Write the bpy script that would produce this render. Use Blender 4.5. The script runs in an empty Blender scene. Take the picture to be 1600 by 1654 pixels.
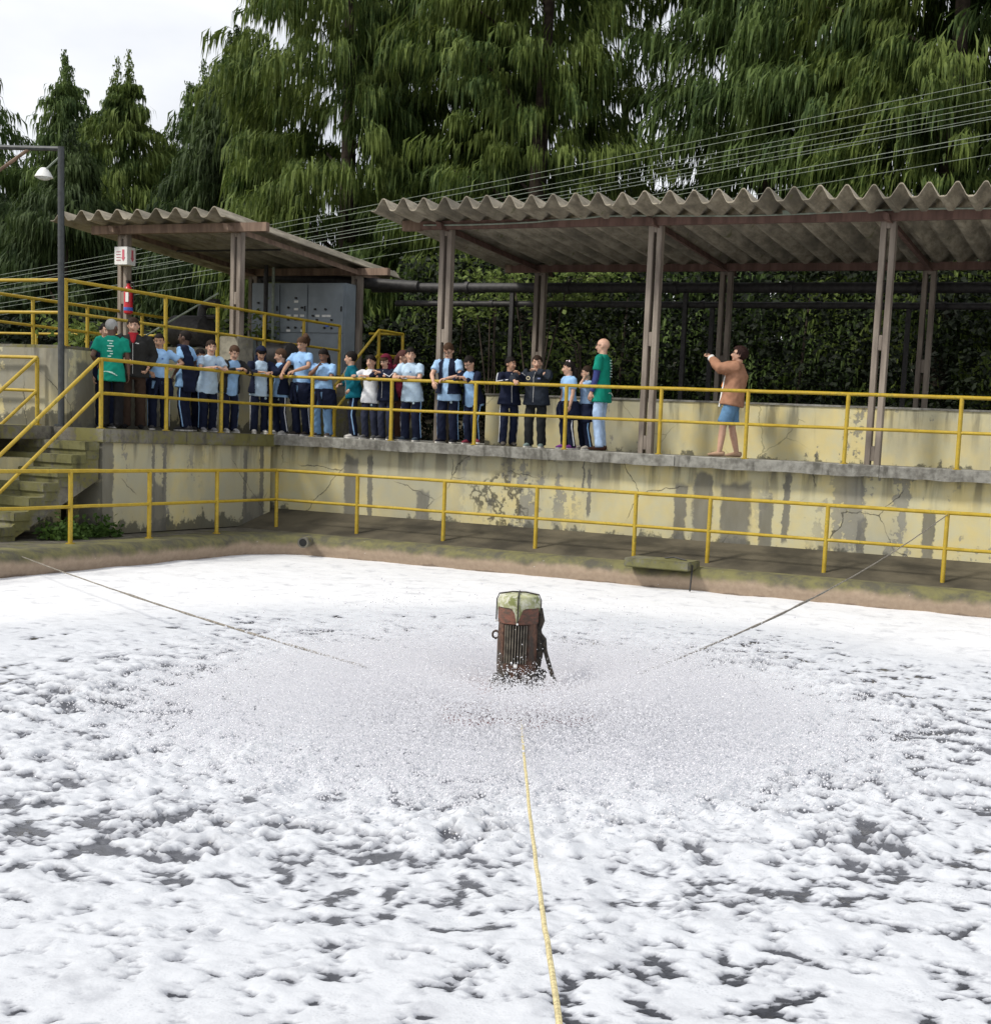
import bpy, bmesh, math, random
import numpy as np
from mathutils import Vector, Matrix
R = math.radians
scene = bpy.context.scene
col = scene.collection
rnd = random.Random(7)
rng = np.random.default_rng(11)

# ------------------------------------------------------------------ camera, sky, sun, exposure
CAM = Vector((14.5167, -19.3707, 1.7529))
yaw, pit, roll, foc = -.4012, .1205, .0475, 2169.52
fw = Vector((math.sin(yaw)*math.cos(pit), math.cos(yaw)*math.cos(pit), -math.sin(pit)))
rt = Vector((math.cos(yaw), -math.sin(yaw), 0)); up = rt.cross(fw)
r2 = rt*math.cos(roll) + up*math.sin(roll); u2 = up*math.cos(roll) - rt*math.sin(roll)
cd = bpy.data.cameras.new('camera'); cam = bpy.data.objects.new('camera', cd); col.objects.link(cam)
cam.matrix_world = Matrix(((r2.x, u2.x, -fw.x, CAM.x), (r2.y, u2.y, -fw.y, CAM.y), (r2.z, u2.z, -fw.z, CAM.z), (0, 0, 0, 1)))
cd.sensor_fit = 'HORIZONTAL'; cd.sensor_width = 36; cd.lens = foc/1600*36
cd.shift_x = -(959.468-800)/1600; cd.shift_y = (972.388-827)/1600
cd.clip_start = .05; cd.clip_end = 3000
scene.camera = cam

SUN_AZ, SUN_EL = R(222), R(48)      # compass angle from +Y clockwise: the sun stands to the south-west, high
w = bpy.data.worlds.new('World'); scene.world = w; w.use_nodes = True
nt = w.node_tree; nt.nodes.clear()
o_ = nt.nodes.new('ShaderNodeOutputWorld'); bg = nt.nodes.new('ShaderNodeBackground'); bg.inputs[1].default_value = .1
sky = nt.nodes.new('ShaderNodeTexSky'); sky.sky_type = 'NISHITA'; sky.sun_disc = False
sky.sun_elevation = SUN_EL; sky.sun_rotation = SUN_AZ; sky.air_density = 1.2; sky.dust_density = 3
tc = nt.nodes.new('ShaderNodeTexCoord'); mp = nt.nodes.new('ShaderNodeMapping'); mp.inputs[3].default_value = (1, 1, 2.2)
nz = nt.nodes.new('ShaderNodeTexNoise'); nz.inputs['Scale'].default_value = 2.6; nz.inputs['Detail'].default_value = 6
rp = nt.nodes.new('ShaderNodeValToRGB'); rp.color_ramp.elements[0].position = .32; rp.color_ramp.elements[1].position = .68
rp.color_ramp.elements[0].color = (5.4, 5.6, 6.1, 1); rp.color_ramp.elements[1].color = (9.2, 9.2, 9.3, 1)
mx = nt.nodes.new('ShaderNodeMix'); mx.data_type = 'RGBA'; mx.inputs[0].default_value = .85
for a, b in ((tc.outputs['Generated'], mp.inputs[0]), (mp.outputs[0], nz.inputs['Vector']), (nz.outputs['Fac'], rp.inputs[0]),
             (sky.outputs[0], mx.inputs[6]), (rp.outputs[0], mx.inputs[7]), (mx.outputs[2], bg.inputs[0]), (bg.outputs[0], o_.inputs[0])):
    nt.links.new(a, b)
sl = bpy.data.lights.new('sun', 'SUN'); sl.energy = 2.3; sl.angle = R(9); sl.color = (1, .95, .86)
sun = bpy.data.objects.new('sun', sl); col.objects.link(sun)
sdir = Vector((math.sin(SUN_AZ)*math.cos(SUN_EL), math.cos(SUN_AZ)*math.cos(SUN_EL), math.sin(SUN_EL)))
sun.rotation_euler = sdir.to_track_quat('Z', 'Y').to_euler()
sun.location = (0, 0, 40)
scene.view_settings.view_transform = 'Standard'; scene.view_settings.look = 'None'
scene.view_settings.exposure = 0.48; scene.view_settings.gamma = 1
scene.cycles.max_bounces = 6; scene.cycles.transparent_max_bounces = 8

# ------------------------------------------------------------------ helpers: materials
MATS = {}
class NT:
    def __init__(s, m):
        m.use_nodes = True; s.t = m.node_tree; s.b = s.t.nodes['Principled BSDF']; s.out = s.t.nodes['Material Output']
        s.pos = s.t.nodes.new('ShaderNodeNewGeometry').outputs['Position']
    def n(s, k): return s.t.nodes.new(k)
    def l(s, a, b):
        if hasattr(a, 'is_output'): s.t.links.new(a, b)
        else: b.default_value = a if not isinstance(a, tuple) or len(a) == 4 or b.type == 'VECTOR' else a+(1,)
    def noise(s, sc, det=4, stretch=None, rough=.55, off=(0, 0, 0), src=None):
        src = src or s.pos
        m = s.n('ShaderNodeMapping'); s.l(src, m.inputs[0]); m.inputs[1].default_value = off
        if stretch: m.inputs[3].default_value = stretch
        x = s.n('ShaderNodeTexNoise'); s.l(m.outputs[0], x.inputs['Vector'])
        x.inputs['Scale'].default_value = sc; x.inputs['Detail'].default_value = det; x.inputs['Roughness'].default_value = rough
        return x.outputs['Fac']
    def ramp(s, f, a, b, lo=0., hi=1.):
        x = s.n('ShaderNodeMapRange'); x.interpolation_type = 'SMOOTHSTEP'; s.l(f, x.inputs[0])
        for i, v in enumerate((a, b, lo, hi)): x.inputs[1+i].default_value = v
        return x.outputs[0]
    def m(s, op, a, b=None):
        x = s.n('ShaderNodeMath'); x.operation = op; s.l(a, x.inputs[0])
        if b is not None: s.l(b, x.inputs[1])
        return x.outputs[0]
    def mix(s, f, a, b):
        x = s.n('ShaderNodeMix'); x.data_type = 'RGBA'; s.l(f, x.inputs[0]); s.l(a, x.inputs[6]); s.l(b, x.inputs[7]); return x.outputs[2]
    def xyz(s):
        x = s.n('ShaderNodeSeparateXYZ'); s.l(s.pos, x.inputs[0]); return x.outputs
    def bump(s, h, st=.3, d=.01):
        x = s.n('ShaderNodeBump'); x.inputs['Strength'].default_value = st; x.inputs['Distance'].default_value = d
        s.l(h, x.inputs['Height']); s.l(x.outputs[0], s.b.inputs['Normal'])
    def col(s, c): s.l(c, s.b.inputs['Base Color'])
    def rough(s, r): s.l(r, s.b.inputs['Roughness'])
def mat(name, fn):
    if name not in MATS:
        m = bpy.data.materials.new(name); MATS[name] = m; fn(NT(m))
    return MATS[name]
def plain(name, c, rough=.7, var=.25, sc=12, metal=0., bump=.15, spec=.4):
    def f(s):
        d = tuple(max(0, v*(1-var)) for v in c); h = tuple(min(1, v*(1+var)) for v in c)
        nn = s.noise(sc, 5); s.col(s.mix(s.ramp(nn, .3, .7), d, h)); s.rough(rough); s.b.inputs['Metallic'].default_value = metal
        s.b.inputs['Specular IOR Level'].default_value = spec
        if bump: s.bump(s.noise(sc*4, 4), bump, .004)
    return mat(name, f)
def cloth(c, rough=.9):
    nm = 'cloth_%02x%02x%02x' % tuple(int(255*v) for v in c)
    def f(s):
        d = tuple(v*.8 for v in c)
        s.col(s.mix(s.ramp(s.noise(9, 4), .35, .65), d, c)); s.rough(rough); s.b.inputs['Specular IOR Level'].default_value = .15
        s.bump(s.noise(40, 3), .12, .004)
    return mat(nm, f)
def skinmat(c):
    nm = 'skin_%02x%02x%02x' % tuple(int(255*v) for v in c)
    def f(s):
        s.col(s.mix(s.ramp(s.noise(25, 3), .3, .7), tuple(v*.88 for v in c), c)); s.rough(.55)
        s.b.inputs['Subsurface Weight'].default_value = .08; s.b.inputs['Subsurface Radius'].default_value = (.01, .004, .002)
    return mat(nm, f)

def wall_paint(s, paint, top=1.5, base=0., damage=.5, bands=(), tank=False):
    x, y, z = s.xyz()[0], s.xyz()[1], s.xyz()[2]
    n1 = s.noise(.55, 6, (1, 1, .55)); n2 = s.noise(2.2, 6, (1, 1, .22), off=(3, 1, 0)); n3 = s.noise(9, 6, rough=.65)
    n4 = s.noise(3.5, 5, off=(7, 2, 9)); nd = s.noise(5, 6, (1, 1, .12), off=(1, 9, 2))
    c = s.mix(s.ramp(n4, .3, .7), paint, tuple(v*k for v, k in zip(paint, (1.12, 1.02, .78))))
    c = s.mix(s.ramp(n1, .42, .62, 0, .7), c, (.33, .325, .26))
    peel = s.ramp(s.m('ADD', s.m('MULTIPLY', n2, .7), s.m('MULTIPLY', n3, .3)), (.615-.16*damage), (.64-.16*damage))
    peel = s.m('MULTIPLY', peel, s.ramp(s.noise(.35, 2, off=(5, 5, 5)), .42, .6))
    c = s.mix(s.m('MULTIPLY', peel, .8), c, s.mix(n3, (.15, .15, .135), (.27, .265, .24)))
    # water streaks running down from the slab edge
    hz = s.ramp(z, top-.75, top, 0, 1)
    st = s.m('MULTIPLY', s.ramp(nd, .47, .64), hz); c = s.mix(s.m('MULTIPLY', st, .7), c, (.085, .08, .065))
    # rising damp at the foot, with a ragged edge
    dz = s.m('ADD', s.m('MULTIPLY', s.m('SUBTRACT', n2, .5), .9), s.m('MULTIPLY', s.m('SUBTRACT', n3, .5), .5))
    foot = s.ramp(s.m('SUBTRACT', s.m('SUBTRACT', z, base), dz), .13, .21, 1, 0)
    c = s.mix(s.m('MULTIPLY', foot, .85), c, s.mix(n3, (.045, .043, .035), (.12, .12, .095)))
    for ax, p, wd, z0, z1 in bands:          # bare render where the paint has come away in upright strips
        q = s.m('ABSOLUTE', s.m('SUBTRACT', s.m('ADD', (x, y)[ax], s.m('ADD', s.m('MULTIPLY', s.m('SUBTRACT', n3, .5), .14), s.m('MULTIPLY', s.m('SUBTRACT', n2, .5), wd*1.6))), p))
        zz = s.m('ADD', z, s.m('MULTIPLY', s.m('SUBTRACT', n2, .5), .5))
        k = s.m('MULTIPLY', s.ramp(q, wd*.8, wd*1.1, 1, 0), s.m('MULTIPLY', s.ramp(zz, z1-.04, z1+.04, 1, 0), s.ramp(zz, z0-.04, z0+.04)))
        c = s.mix(s.m('MULTIPLY', k, .85), c, s.mix(s.noise(6, 5, (1, 1, .3)), (.06, .058, .05), (.22, .215, .19)))
    # plaster cracks
    vm = s.n('ShaderNodeMix'); vm.data_type = 'VECTOR'; vm.inputs[0].default_value = .12; s.l(s.pos, vm.inputs[4]); nzc = s.n('ShaderNodeTexNoise'); nzc.inputs['Scale'].default_value = 5; nzc.inputs['Detail'].default_value = 4; s.l(s.pos, nzc.inputs['Vector']); s.l(nzc.outputs['Color'], vm.inputs[5])
    vc = s.n('ShaderNodeTexVoronoi'); vc.feature = 'DISTANCE_TO_EDGE'; vc.inputs['Scale'].default_value = 1.0; s.l(vm.outputs[1], vc.inputs['Vector'])
    ck = s.m('MULTIPLY', s.ramp(vc.outputs['Distance'], .002, .008, 1, 0), s.ramp(s.noise(.8, 3, off=(1, 6, 2)), .49, .57))
    c = s.mix(s.m('MULTIPLY', ck, min(.8, .3+damage*.6)), c, (.05, .047, .038))
    s.col(c); s.rough(.9); s.b.inputs['Specular IOR Level'].default_value = .2
    s.bump(s.m('SUBTRACT', s.m('ADD', s.m('MULTIPLY', n3, .4), s.m('MULTIPLY', s.noise(40, 4), .15)), s.m('MULTIPLY', peel, .5)), .6, .012)
CREAM = (.52, .49, .32)
m_wallB = mat('painted_wall_tank', lambda s: wall_paint(s, CREAM, base=.1, damage=.8, bands=((0, 1.62, .16, -1, 1.25), (0, 2.0, .05, -1, 1.3), (0, 3.05, .13, -1, .78), (0, 6.05, .03, .5, 1.3), (0, 7.6, .1, -.3, 1.15), (0, 7.95, .16, -.4, 1.3), (0, 8.5, .22, -.4, 1.25), (0, 8.95, .1, -.4, 1.0), (0, 9.25, .05, .3, 1.3), (0, 10.4, .06, .0, .8), (0, 11.35, .09, -.3, .9), (0, 5.95, .02, .9, 1.5))))
m_wallA = mat('painted_wall_side', lambda s: wall_paint(s, CREAM, damage=.45, bands=((1, -2.86, .14, -1, .75), (1, -2.98, .035, -1, 1.35), (1, -2.72, .04, -1, 1.4), (1, -.74, .05, -1, 1.3), (1, -.3, .06, -1, 1.4), (1, -.5, .22, -1, .5), (1, -3.95, .12, -1, 1.4))))
m_plat = mat('painted_wall_platform', lambda s: wall_paint(s, (.5, .47, .32), top=2.7, base=1.57, damage=1.15, bands=((1, -2.2, .5, 1, 2.6), (1, -3.5, .22, 1, 2.5))))
m_low = mat('painted_parapet', lambda s: wall_paint(s, (.6, .56, .36), top=2.45, base=1.36, damage=.2))

def concrete(s, a, b, moss=.4, mossc=(.13, .135, .03), sc=3):
    n1 = s.noise(sc, 6); n2 = s.noise(sc*4, 6, rough=.7); n3 = s.noise(1.1, 5, off=(4, 4, 4))
    c = s.mix(s.ramp(s.m('ADD', s.m('MULTIPLY', n1, .6), s.m('MULTIPLY', n2, .4)), .35, .65), a, b)
    mk = s.ramp(s.m('ADD', s.m('MULTIPLY', n3, .6), s.m('MULTIPLY', n2, .4)), .62-.25*moss, .72-.25*moss)
    c = s.mix(s.m('MULTIPLY', mk, .8), c, mossc)
    c = s.mix(s.ramp(s.noise(7, 5, (1, 1, .25), off=(9, 3, 3)), .55, .7, 0, .6), c, (.04, .038, .03))
    s.col(c); s.rough(.92); s.b.inputs['Specular IOR Level'].default_value = .2
    s.bump(s.m('ADD', n2, s.m('MULTIPLY', s.noise(60, 3), .3)), .5, .01)
m_slab = mat('slab_concrete', lambda s: concrete(s, (.13, .125, .11), (.3, .295, .265), .15))
m_slabA = mat('mossy_slab', lambda s: concrete(s, (.11, .1, .085), (.22, .21, .175), .7, (.15, .14, .035)))
m_step = mat('mossy_step', lambda s: concrete(s, (.1, .095, .075), (.24, .23, .18), .72, (.14, .135, .045), 5))
m_walk = mat('walkway_concrete', lambda s: concrete(s, (.075, .068, .055), (.16, .148, .12), .35, (.1, .1, .03)))
m_conc = mat('old_concrete', lambda s: concrete(s, (.16, .15, .12), (.3, .28, .22), .2))
def lip(s):
    z = s.xyz()[2]; n = s.noise(2.5, 6); n2 = s.noise(14, 6, rough=.7)
    zz = s.m('ADD', z, s.m('MULTIPLY', s.m('SUBTRACT', n, .5), .22))
    c = s.mix(s.ramp(n2, .3, .7), (.3, .225, .16), (.37, .285, .205))
    g = s.mix(s.ramp(s.noise(3.4, 6, off=(2, 8, 1), rough=.7), .35, .65), (.075, .07, .05), (.155, .145, .055))
    c = s.mix(s.ramp(zz, -.2, -.08), c, g); c = s.mix(s.ramp(zz, -.305, -.335, 0, .6), c, (.12, .09, .07))
    c = s.mix(s.ramp(s.noise(22, 3, off=(5, 0, 1)), .74, .76, 0, .8), c, (.62, .6, .55))
    s.col(c); s.rough(.85); s.bump(s.m('ADD', n2, s.m('MULTIPLY', s.noise(50, 3), .4)), .22, .006)
m_lip = mat('tank_lip', lip)
def yellow(s):
    n = s.noise(6, 6); n2 = s.noise(30, 5, rough=.7)
    c = s.mix(s.ramp(n, .3, .7), (.35, .235, .012), (.48, .335, .026))
    c = s.mix(s.ramp(s.m('ADD', s.m('MULTIPLY', n, .5), s.m('MULTIPLY', n2, .5)), .5, .66, 0, .75), c, (.19, .165, .025))
    c = s.mix(s.ramp(n2, .7, .76, 0, .8), c, (.12, .06, .025)); s.col(c); s.rough(.5); s.bump(n2, .3, .003)
m_yel = mat('yellow_paint', yellow)
def roofm(s):
    n = s.noise(1.6, 6, (1, .4, 1)); n2 = s.noise(10, 6, (1, .25, 1), rough=.7)
    c = s.mix(s.ramp(n2, .3, .7), (.2, .175, .135), (.43, .385, .3)); c = s.mix(s.ramp(n, .45, .65, 0, .65), c, (.11, .1, .078))
    c = s.mix(s.ramp(s.noise(5, 5, off=(8, 1, 4)), .62, .72, 0, .7), c, (.12, .125, .045)); s.col(c); s.rough(.93); s.bump(n2, .5, .008)
m_roof = mat('weathered_fibre_cement', roofm)
def timber(s, a=(.13, .085, .06), b=(.26, .18, .13)):
    n = s.noise(8, 6, (1, 1, .15)); s.col(s.mix(s.ramp(n, .3, .7), a, b)); s.rough(.85); s.bump(n, .4, .006)
m_wood = mat('brown_timber', timber)
m_post = mat('post_concrete', lambda s: timber(s, (.14, .115, .095), (.3, .255, .21)))
m_beam = mat('red_brown_beam', lambda s: timber(s, (.09, .05, .04), (.17, .1, .08)))
m_pole = plain('lamp_pole_paint', (.045, .05, .052), .5)
m_pipe = plain('dark_pipe', (.03, .028, .028), .6, .4)
m_rust = mat('rusty_iron', lambda s: (lambda n, n2: (s.col(s.mix(s.ramp(n2, .45, .6), s.mix(s.ramp(n, .35, .65), (.05, .026, .018), (.15, .075, .046)), (.05, .043, .035))), s.rough(.85), s.bump(n, .8, .012)))(s.noise(22, 6, rough=.7), s.noise(7, 6, (1, 1, .4))))
m_rust2 = mat('dark_crusted_iron', lambda s: (lambda n: (s.col(s.mix(s.ramp(n, .4, .65), (.018, .018, .016), (.07, .055, .04))), s.rough(.9), s.bump(n, 1., .02)))(s.noise(26, 6, rough=.75)))
m_band = mat('rust_red_band', lambda s: (lambda n: (s.col(s.mix(s.ramp(n, .4, .62), (.18, .075, .05), (.085, .055, .04))), s.rough(.8), s.bump(n, .6, .008)))(s.noise(16, 6, (1, 1, 2.5), rough=.7)))
m_fin = plain('cast_fin', (.17, .15, .12), .75, .4, 20)
m_dark = plain('shade_black', (.012, .012, .012), .8)  # flat black painted where only shade would show
m_cap = mat('mossy_cap', lambda s: (lambda n, n2: (s.col(s.mix(s.ramp(n2, .45, .6), s.mix(s.ramp(n, .35, .6), (.17, .19, .06), (.36, .37, .21)), (.52, .52, .42))), s.rough(.8), s.bump(n2, .5, .006)))(s.noise(9, 6), s.noise(20, 6, rough=.7)))
m_red = plain('red_fibreglass', (.2, .05, .04), .4, .3)
m_grey = plain('cabinet_grey', (.21, .245, .275), .45, .12, 3)
m_wire = plain('pale_wire', (.24, .28, .23), .6)
m_rope = plain('straw_rope', (.52, .45, .25), .9, .3, 60)
m_cable = plain('grey_cable', (.2, .18, .15), .8, .4, 30)
m_white = plain('white_plastic', (.75, .75, .73), .5, .05)
m_black = plain('black_plastic', (.012, .012, .013), .45)
m_exred = plain('extinguisher_red', (.5, .02, .03), .3, .1)
m_blue = plain('blue_band', (.06, .14, .5), .4)
m_sole = plain('shoe_sole', (.6, .58, .54), .7)
m_glasspane = plain('lamp_glass', (.62, .64, .64), .15, .1)
m_bark = plain('bark', (.06, .045, .035), .95, .5, 6, bump=.8)
m_ground = plain('soil', (.07, .06, .04), .95, .5, 1.5)

# ------------------------------------------------------------------ helpers: meshes and objects
def link(name, me, parent=None, loc=None, rz=0):
    o = bpy.data.objects.new(name, me); col.objects.link(o)
    if parent: o.parent = parent
    if loc is not None: o.location = loc
    if rz: o.rotation_euler = (0, 0, rz)
    return o
def empty(name, loc=(0, 0, 0), rz=0): return link(name, None, None, loc, rz)
def tag(o, label=None, cat=None, group=None, kind=None):
    for k, v in (('label', label), ('category', cat), ('group', group), ('kind', kind)):
        if v: o[k] = v
    return o
def mesh_np(name, V, F, mats, smooth=False):
    """V (n,3), F (m,k) all faces alike"""
    me = bpy.data.meshes.new(name); V = np.asarray(V, np.float32); F = np.asarray(F, np.int32); k = F.shape[1]
    me.vertices.add(len(V)); me.vertices.foreach_set('co', V.ravel())
    me.loops.add(F.size); me.loops.foreach_set('vertex_index', F.ravel())
    me.polygons.add(len(F)); me.polygons.foreach_set('loop_start', np.arange(0, F.size, k, dtype=np.int32))
    me.update(calc_edges=True)
    if smooth: me.polygons.foreach_set('use_smooth', np.ones(len(F), bool))
    for m in (mats if isinstance(mats, (list, tuple)) else [mats]): me.materials.append(m)
    return me
class G:
    """collects simple solids for one mesh"""
    def __init__(s): s.v = []; s.f = []
    def box(s, c, d, rz=0, rot=None):
        i = len(s.v); M = rot or Matrix.Rotation(rz, 3, 'Z')
        for sx in (-.5, .5):
            for sy in (-.5, .5):
                for sz in (-.5, .5): s.v.append(tuple(Vector(c) + M @ Vector((sx*d[0], sy*d[1], sz*d[2]))))
        s.f += [tuple(i+k for k in q) for q in ((0, 1, 3, 2), (4, 6, 7, 5), (0, 4, 5, 1), (2, 3, 7, 6), (0, 2, 6, 4), (1, 5, 7, 3))]; return s
    def tube(s, pts, rad, n=10, right=None, cap=True):
        P = [Vector(p) for p in pts]; i0 = len(s.v); k = len(P)
        if not isinstance(rad, (list, tuple)): rad = [rad]*k
        for i, p in enumerate(P):
            t = (P[min(i+1, k-1)] - P[max(i-1, 0)]).normalized()
            r = Vector(right) if right is not None else (Vector((1, 0, 0)) if abs(t.x) < .8 else Vector((0, 1, 0)))
            r = (r - t*r.dot(t)).normalized(); q = t.cross(r)
            rx, ry = rad[i] if isinstance(rad[i], (list, tuple)) else (rad[i], rad[i])
            for j in range(n):
                a = 2*math.pi*j/n; s.v.append(tuple(p + r*(rx*math.cos(a)) + q*(ry*math.sin(a))))
        for i in range(k-1):
            for j in range(n):
                a = i0+i*n+j; b = i0+i*n+(j+1) % n; s.f.append((a, b, b+n, a+n))
        if cap: s.f.append(tuple(i0+j for j in reversed(range(n)))); s.f.append(tuple(i0+(k-1)*n+j for j in range(n)))
        return s
    def lathe(s, prof, n=24, c=(0, 0, 0)):
        i0 = len(s.v)
        for r, z in prof:
            for j in range(n):
                a = 2*math.pi*j/n; s.v.append((c[0]+r*math.cos(a), c[1]+r*math.sin(a), c[2]+z))
        for i in range(len(prof)-1):
            for j in range(n):
                a = i0+i*n+j; b = i0+i*n+(j+1) % n; s.f.append((a, b, b+n, a+n))
        s.f.append(tuple(i0+j for j in reversed(range(n)))); s.f.append(tuple(i0+(len(prof)-1)*n+j for j in range(n))); return s
    def ell(s, c, r, rot=None, nu=14, nv=9):
        i0 = len(s.v); M = rot or Matrix.Identity(3); c = Vector(c)
        s.v.append(tuple(c + M @ Vector((0, 0, -r[2]))))
        for i in range(1, nv):
            ph = math.pi*i/nv - math.pi/2
            for j in range(nu):
                a = 2*math.pi*j/nu; s.v.append(tuple(c + M @ Vector((r[0]*math.cos(ph)*math.cos(a), r[1]*math.cos(ph)*math.sin(a), r[2]*math.sin(ph)))))
        s.v.append(tuple(c + M @ Vector((0, 0, r[2])))); e = len(s.v)-1
        for j in range(nu):
            s.f.append((i0, i0+1+(j+1) % nu, i0+1+j)); b = i0+1+(nv-2)*nu; s.f.append((b+j, b+(j+1) % nu, e))
        for i in range(nv-2):
            for j in range(nu):
                a = i0+1+i*nu+j; b = i0+1+i*nu+(j+1) % nu; s.f.append((a, b, b+nu, a+nu))
        return s
    def prism(s, poly, z0, z1):
        i = len(s.v); n = len(poly); s.v += [(x, y, z0) for x, y in poly] + [(x, y, z1) for x, y in poly]
        s.f.append(tuple(i+j for j in reversed(range(n)))); s.f.append(tuple(i+n+j for j in range(n)))
        for j in range(n): s.f.append((i+j, i+(j+1) % n, i+n+(j+1) % n, i+n+j))
        return s
    def mesh(s, name, m, smooth=False, bevel=0):
        me = bpy.data.meshes.new(name); me.from_pydata(s.v, [], s.f); me.validate()
        if bevel:
            bm = bmesh.new(); bm.from_mesh(me); bmesh.ops.recalc_face_normals(bm, faces=bm.faces)
            bmesh.ops.bevel(bm, geom=list(bm.edges), offset=bevel, segments=2, affect='EDGES', clamp_overlap=True); bm.to_mesh(me); bm.free()
        if smooth:
            me.polygons.foreach_set('use_smooth', np.ones(len(me.polygons), bool)); me.set_sharp_from_angle(angle=R(40))
        me.materials.append(m); me.update(); return me
    def obj(s, name, m, parent=None, smooth=False, bevel=0): return link(name, s.mesh(name, m, smooth, bevel), parent)

def perlin(x, y, seed=0):
    r = np.random.default_rng(seed); p = r.permutation(256); p = np.concatenate([p, p, p]); ang = r.random(256)*2*np.pi; gx, gy = np.cos(ang), np.sin(ang)
    xi = np.floor(x).astype(np.int64); yi = np.floor(y).astype(np.int64); xf = x-xi; yf = y-yi; xi &= 255; yi &= 255
    u = xf**3*(xf*(xf*6-15)+10); v = yf**3*(yf*(yf*6-15)+10)
    def g(a, b, dx, dy): h = p[p[a]+b]; return gx[h]*dx+gy[h]*dy
    n00 = g(xi, yi, xf, yf); n10 = g(xi+1, yi, xf-1, yf); n01 = g(xi, yi+1, xf, yf-1); n11 = g(xi+1, yi+1, xf-1, yf-1)
    return ((n00*(1-u)+n10*u)*(1-v)+(n01*(1-u)+n11*u)*v)*1.5
def fbm(x, y, o=4, seed=0, fn=lambda n: n, gain=.5):
    a = 1.; t = 0; s = 0
    for i in range(o): t = t+a*fn(perlin(x, y, seed+i)); s += a; a *= gain; x = x*2.03+7.1; y = y*2.03+3.7
    return t/s
def sstep(a, b, x): t = np.clip((x-a)/(b-a), 0, 1); return t*t*(3-2*t)

# ------------------------------------------------------------------ setting: ground, tank, walkway
DK, PL, WZ = 1.57, 2.72, -.32         # upper deck, platform, water level
MOT = (10.15, -10.5)                  # centre of the aerator
xs = [-1500, -60, -30, -15, -8, -4.6, -.4, 1.0, 19.4, 30, 60, 1500]; ys = [-1500, -60, -30, -17.4, -4.2, -1.2, 4.9, 8, 12, 20, 40, 80, 1500]
V = []; F = []
for y in ys:
    for x in xs: V.append((x, y, (1.5 if (y > 4.5 or x < -4.2) else -.06)+{8: .0, 12: .9, 20: 2.2, 40: 5, 80: 7, 1500: 9}.get(y, 0)))
for j in range(len(ys)-1):
    for i in range(len(xs)-1):
        if not (xs[i] >= .9 and xs[i+1] <= 19.5 and ys[j] >= -17.5 and ys[j+1] <= -1.1):
            F.append((j*len(xs)+i, j*len(xs)+i+1, (j+1)*len(xs)+i+1, (j+1)*len(xs)+i))
tag(link('ground', mesh_np('ground', V, F, m_ground)), kind='structure')

def round_rect(x0, y0, x1, y1, r, n=8):
    P = []
    for cx, cy, a0 in ((x1-r, y1-r, 0), (x0+r, y1-r, 90), (x0+r, y0+r, 180), (x1-r, y0+r, 270)):
        for k in range(n+1): a = R(a0+90*k/n); P.append((cx+r*math.cos(a), cy+r*math.sin(a)))
    return P
# walkway slab round the tank with a rolled lip going down into the water
rings = []
outer = [(19.4+6, 8), (-12, 8), (-12, -30), (25.4, -30)]
prof = [(-.5, 0.), (-.25, 0.), (-.08, -.005), (0, -.03), (.06, -.085), (.085, -.15), (.06, -.24), (.02, -.34), (0, -.6)]
V = []; F = []
N = 36
for d, z in prof:
    rr = round_rect(1.12+d, -17.3+d, 19.3-d, -1.3-d, max(.4, 1.0-d))
    V += [(x, y, z) for x, y in rr]
n = len(rr)
for i in range(len(prof)-1):
    for j in range(n): F.append((i*n+j, i*n+(j+1) % n, (i+1)*n+(j+1) % n, (i+1)*n+j))
me = mesh_np('tank_lip', V, F, m_lip, True); tag(link('tank_edge', me), kind='structure')
# walkway top: strips from the lip ring out to the walls and banks
rr = round_rect(1.12-.5, -17.3-.5, 19.3+.5, -1.3+.5, 1.5)
V = [(x, y, .001) for x, y in rr] + [(min(max(x+(x-10)*.0+(6 if x > 19 else (-.7 if x < 1.7 else 0)), -3), 26), y+(1.1 if y > -2.4 else (-9 if y < -16 else 0)), .001) for x, y in rr]
F = [(j, (j+1) % n, n+(j+1) % n, n+j) for j in range(n)]
tag(link('walkway', mesh_np('walkway', V, F, m_walk)), kind='structure')
G().box((-1.0, -7.5, -.03), (4.0, 10.0, .05)).obj('path', m_walk); tag(bpy.data.objects['path'], kind='structure')

# foaming water sheet
gx = np.concatenate([np.arange(.95, 7, .032), np.arange(7, 14.8, .0185), np.arange(14.8, 19.45, .15)])
gy = np.concatenate([np.arange(-17.4, -16.4, .1), np.arange(-16.4, -11.5, .0155), np.arange(-11.5, -7, .024), np.arange(-7, -1.12, .04)])
Xg, Yg = np.meshgrid(gx, gy); dx = Xg-MOT[0]; dy = Yg-MOT[1]; rr_ = np.hypot(dx, dy)
far = sstep(5.3, 7.2, rr_ + .55*fbm(Xg*.5, Yg*.5, 3, 40) - .0*dy) * sstep(-9.6, -6.6, Yg + .45*(10-Xg))
churn = 1-sstep(2.1, 3.6, rr_); rip = sstep(1.5, 2.8, rr_)*(1-sstep(3.6, 5.6, rr_))
wx = .25*fbm(Xg*.9, Yg*.9, 3, 50); wy = .25*fbm(Xg*.9+9, Yg*.9, 3, 55)
big = fbm(Xg*.8+wx, Yg*.8+wy, 4, 1)
puff = fbm(Xg*2.6+wx*2, Yg*2.6+wy*2, 4, 10, np.abs)
lump = fbm(Xg*7, Yg*7, 3, 20, np.abs)
fine = fbm(Xg*19, Yg*19, 2, 30)
ring = np.sin(rr_*4.2 + 2.5*fbm(Xg*.7, Yg*.7, 2, 60))
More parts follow.
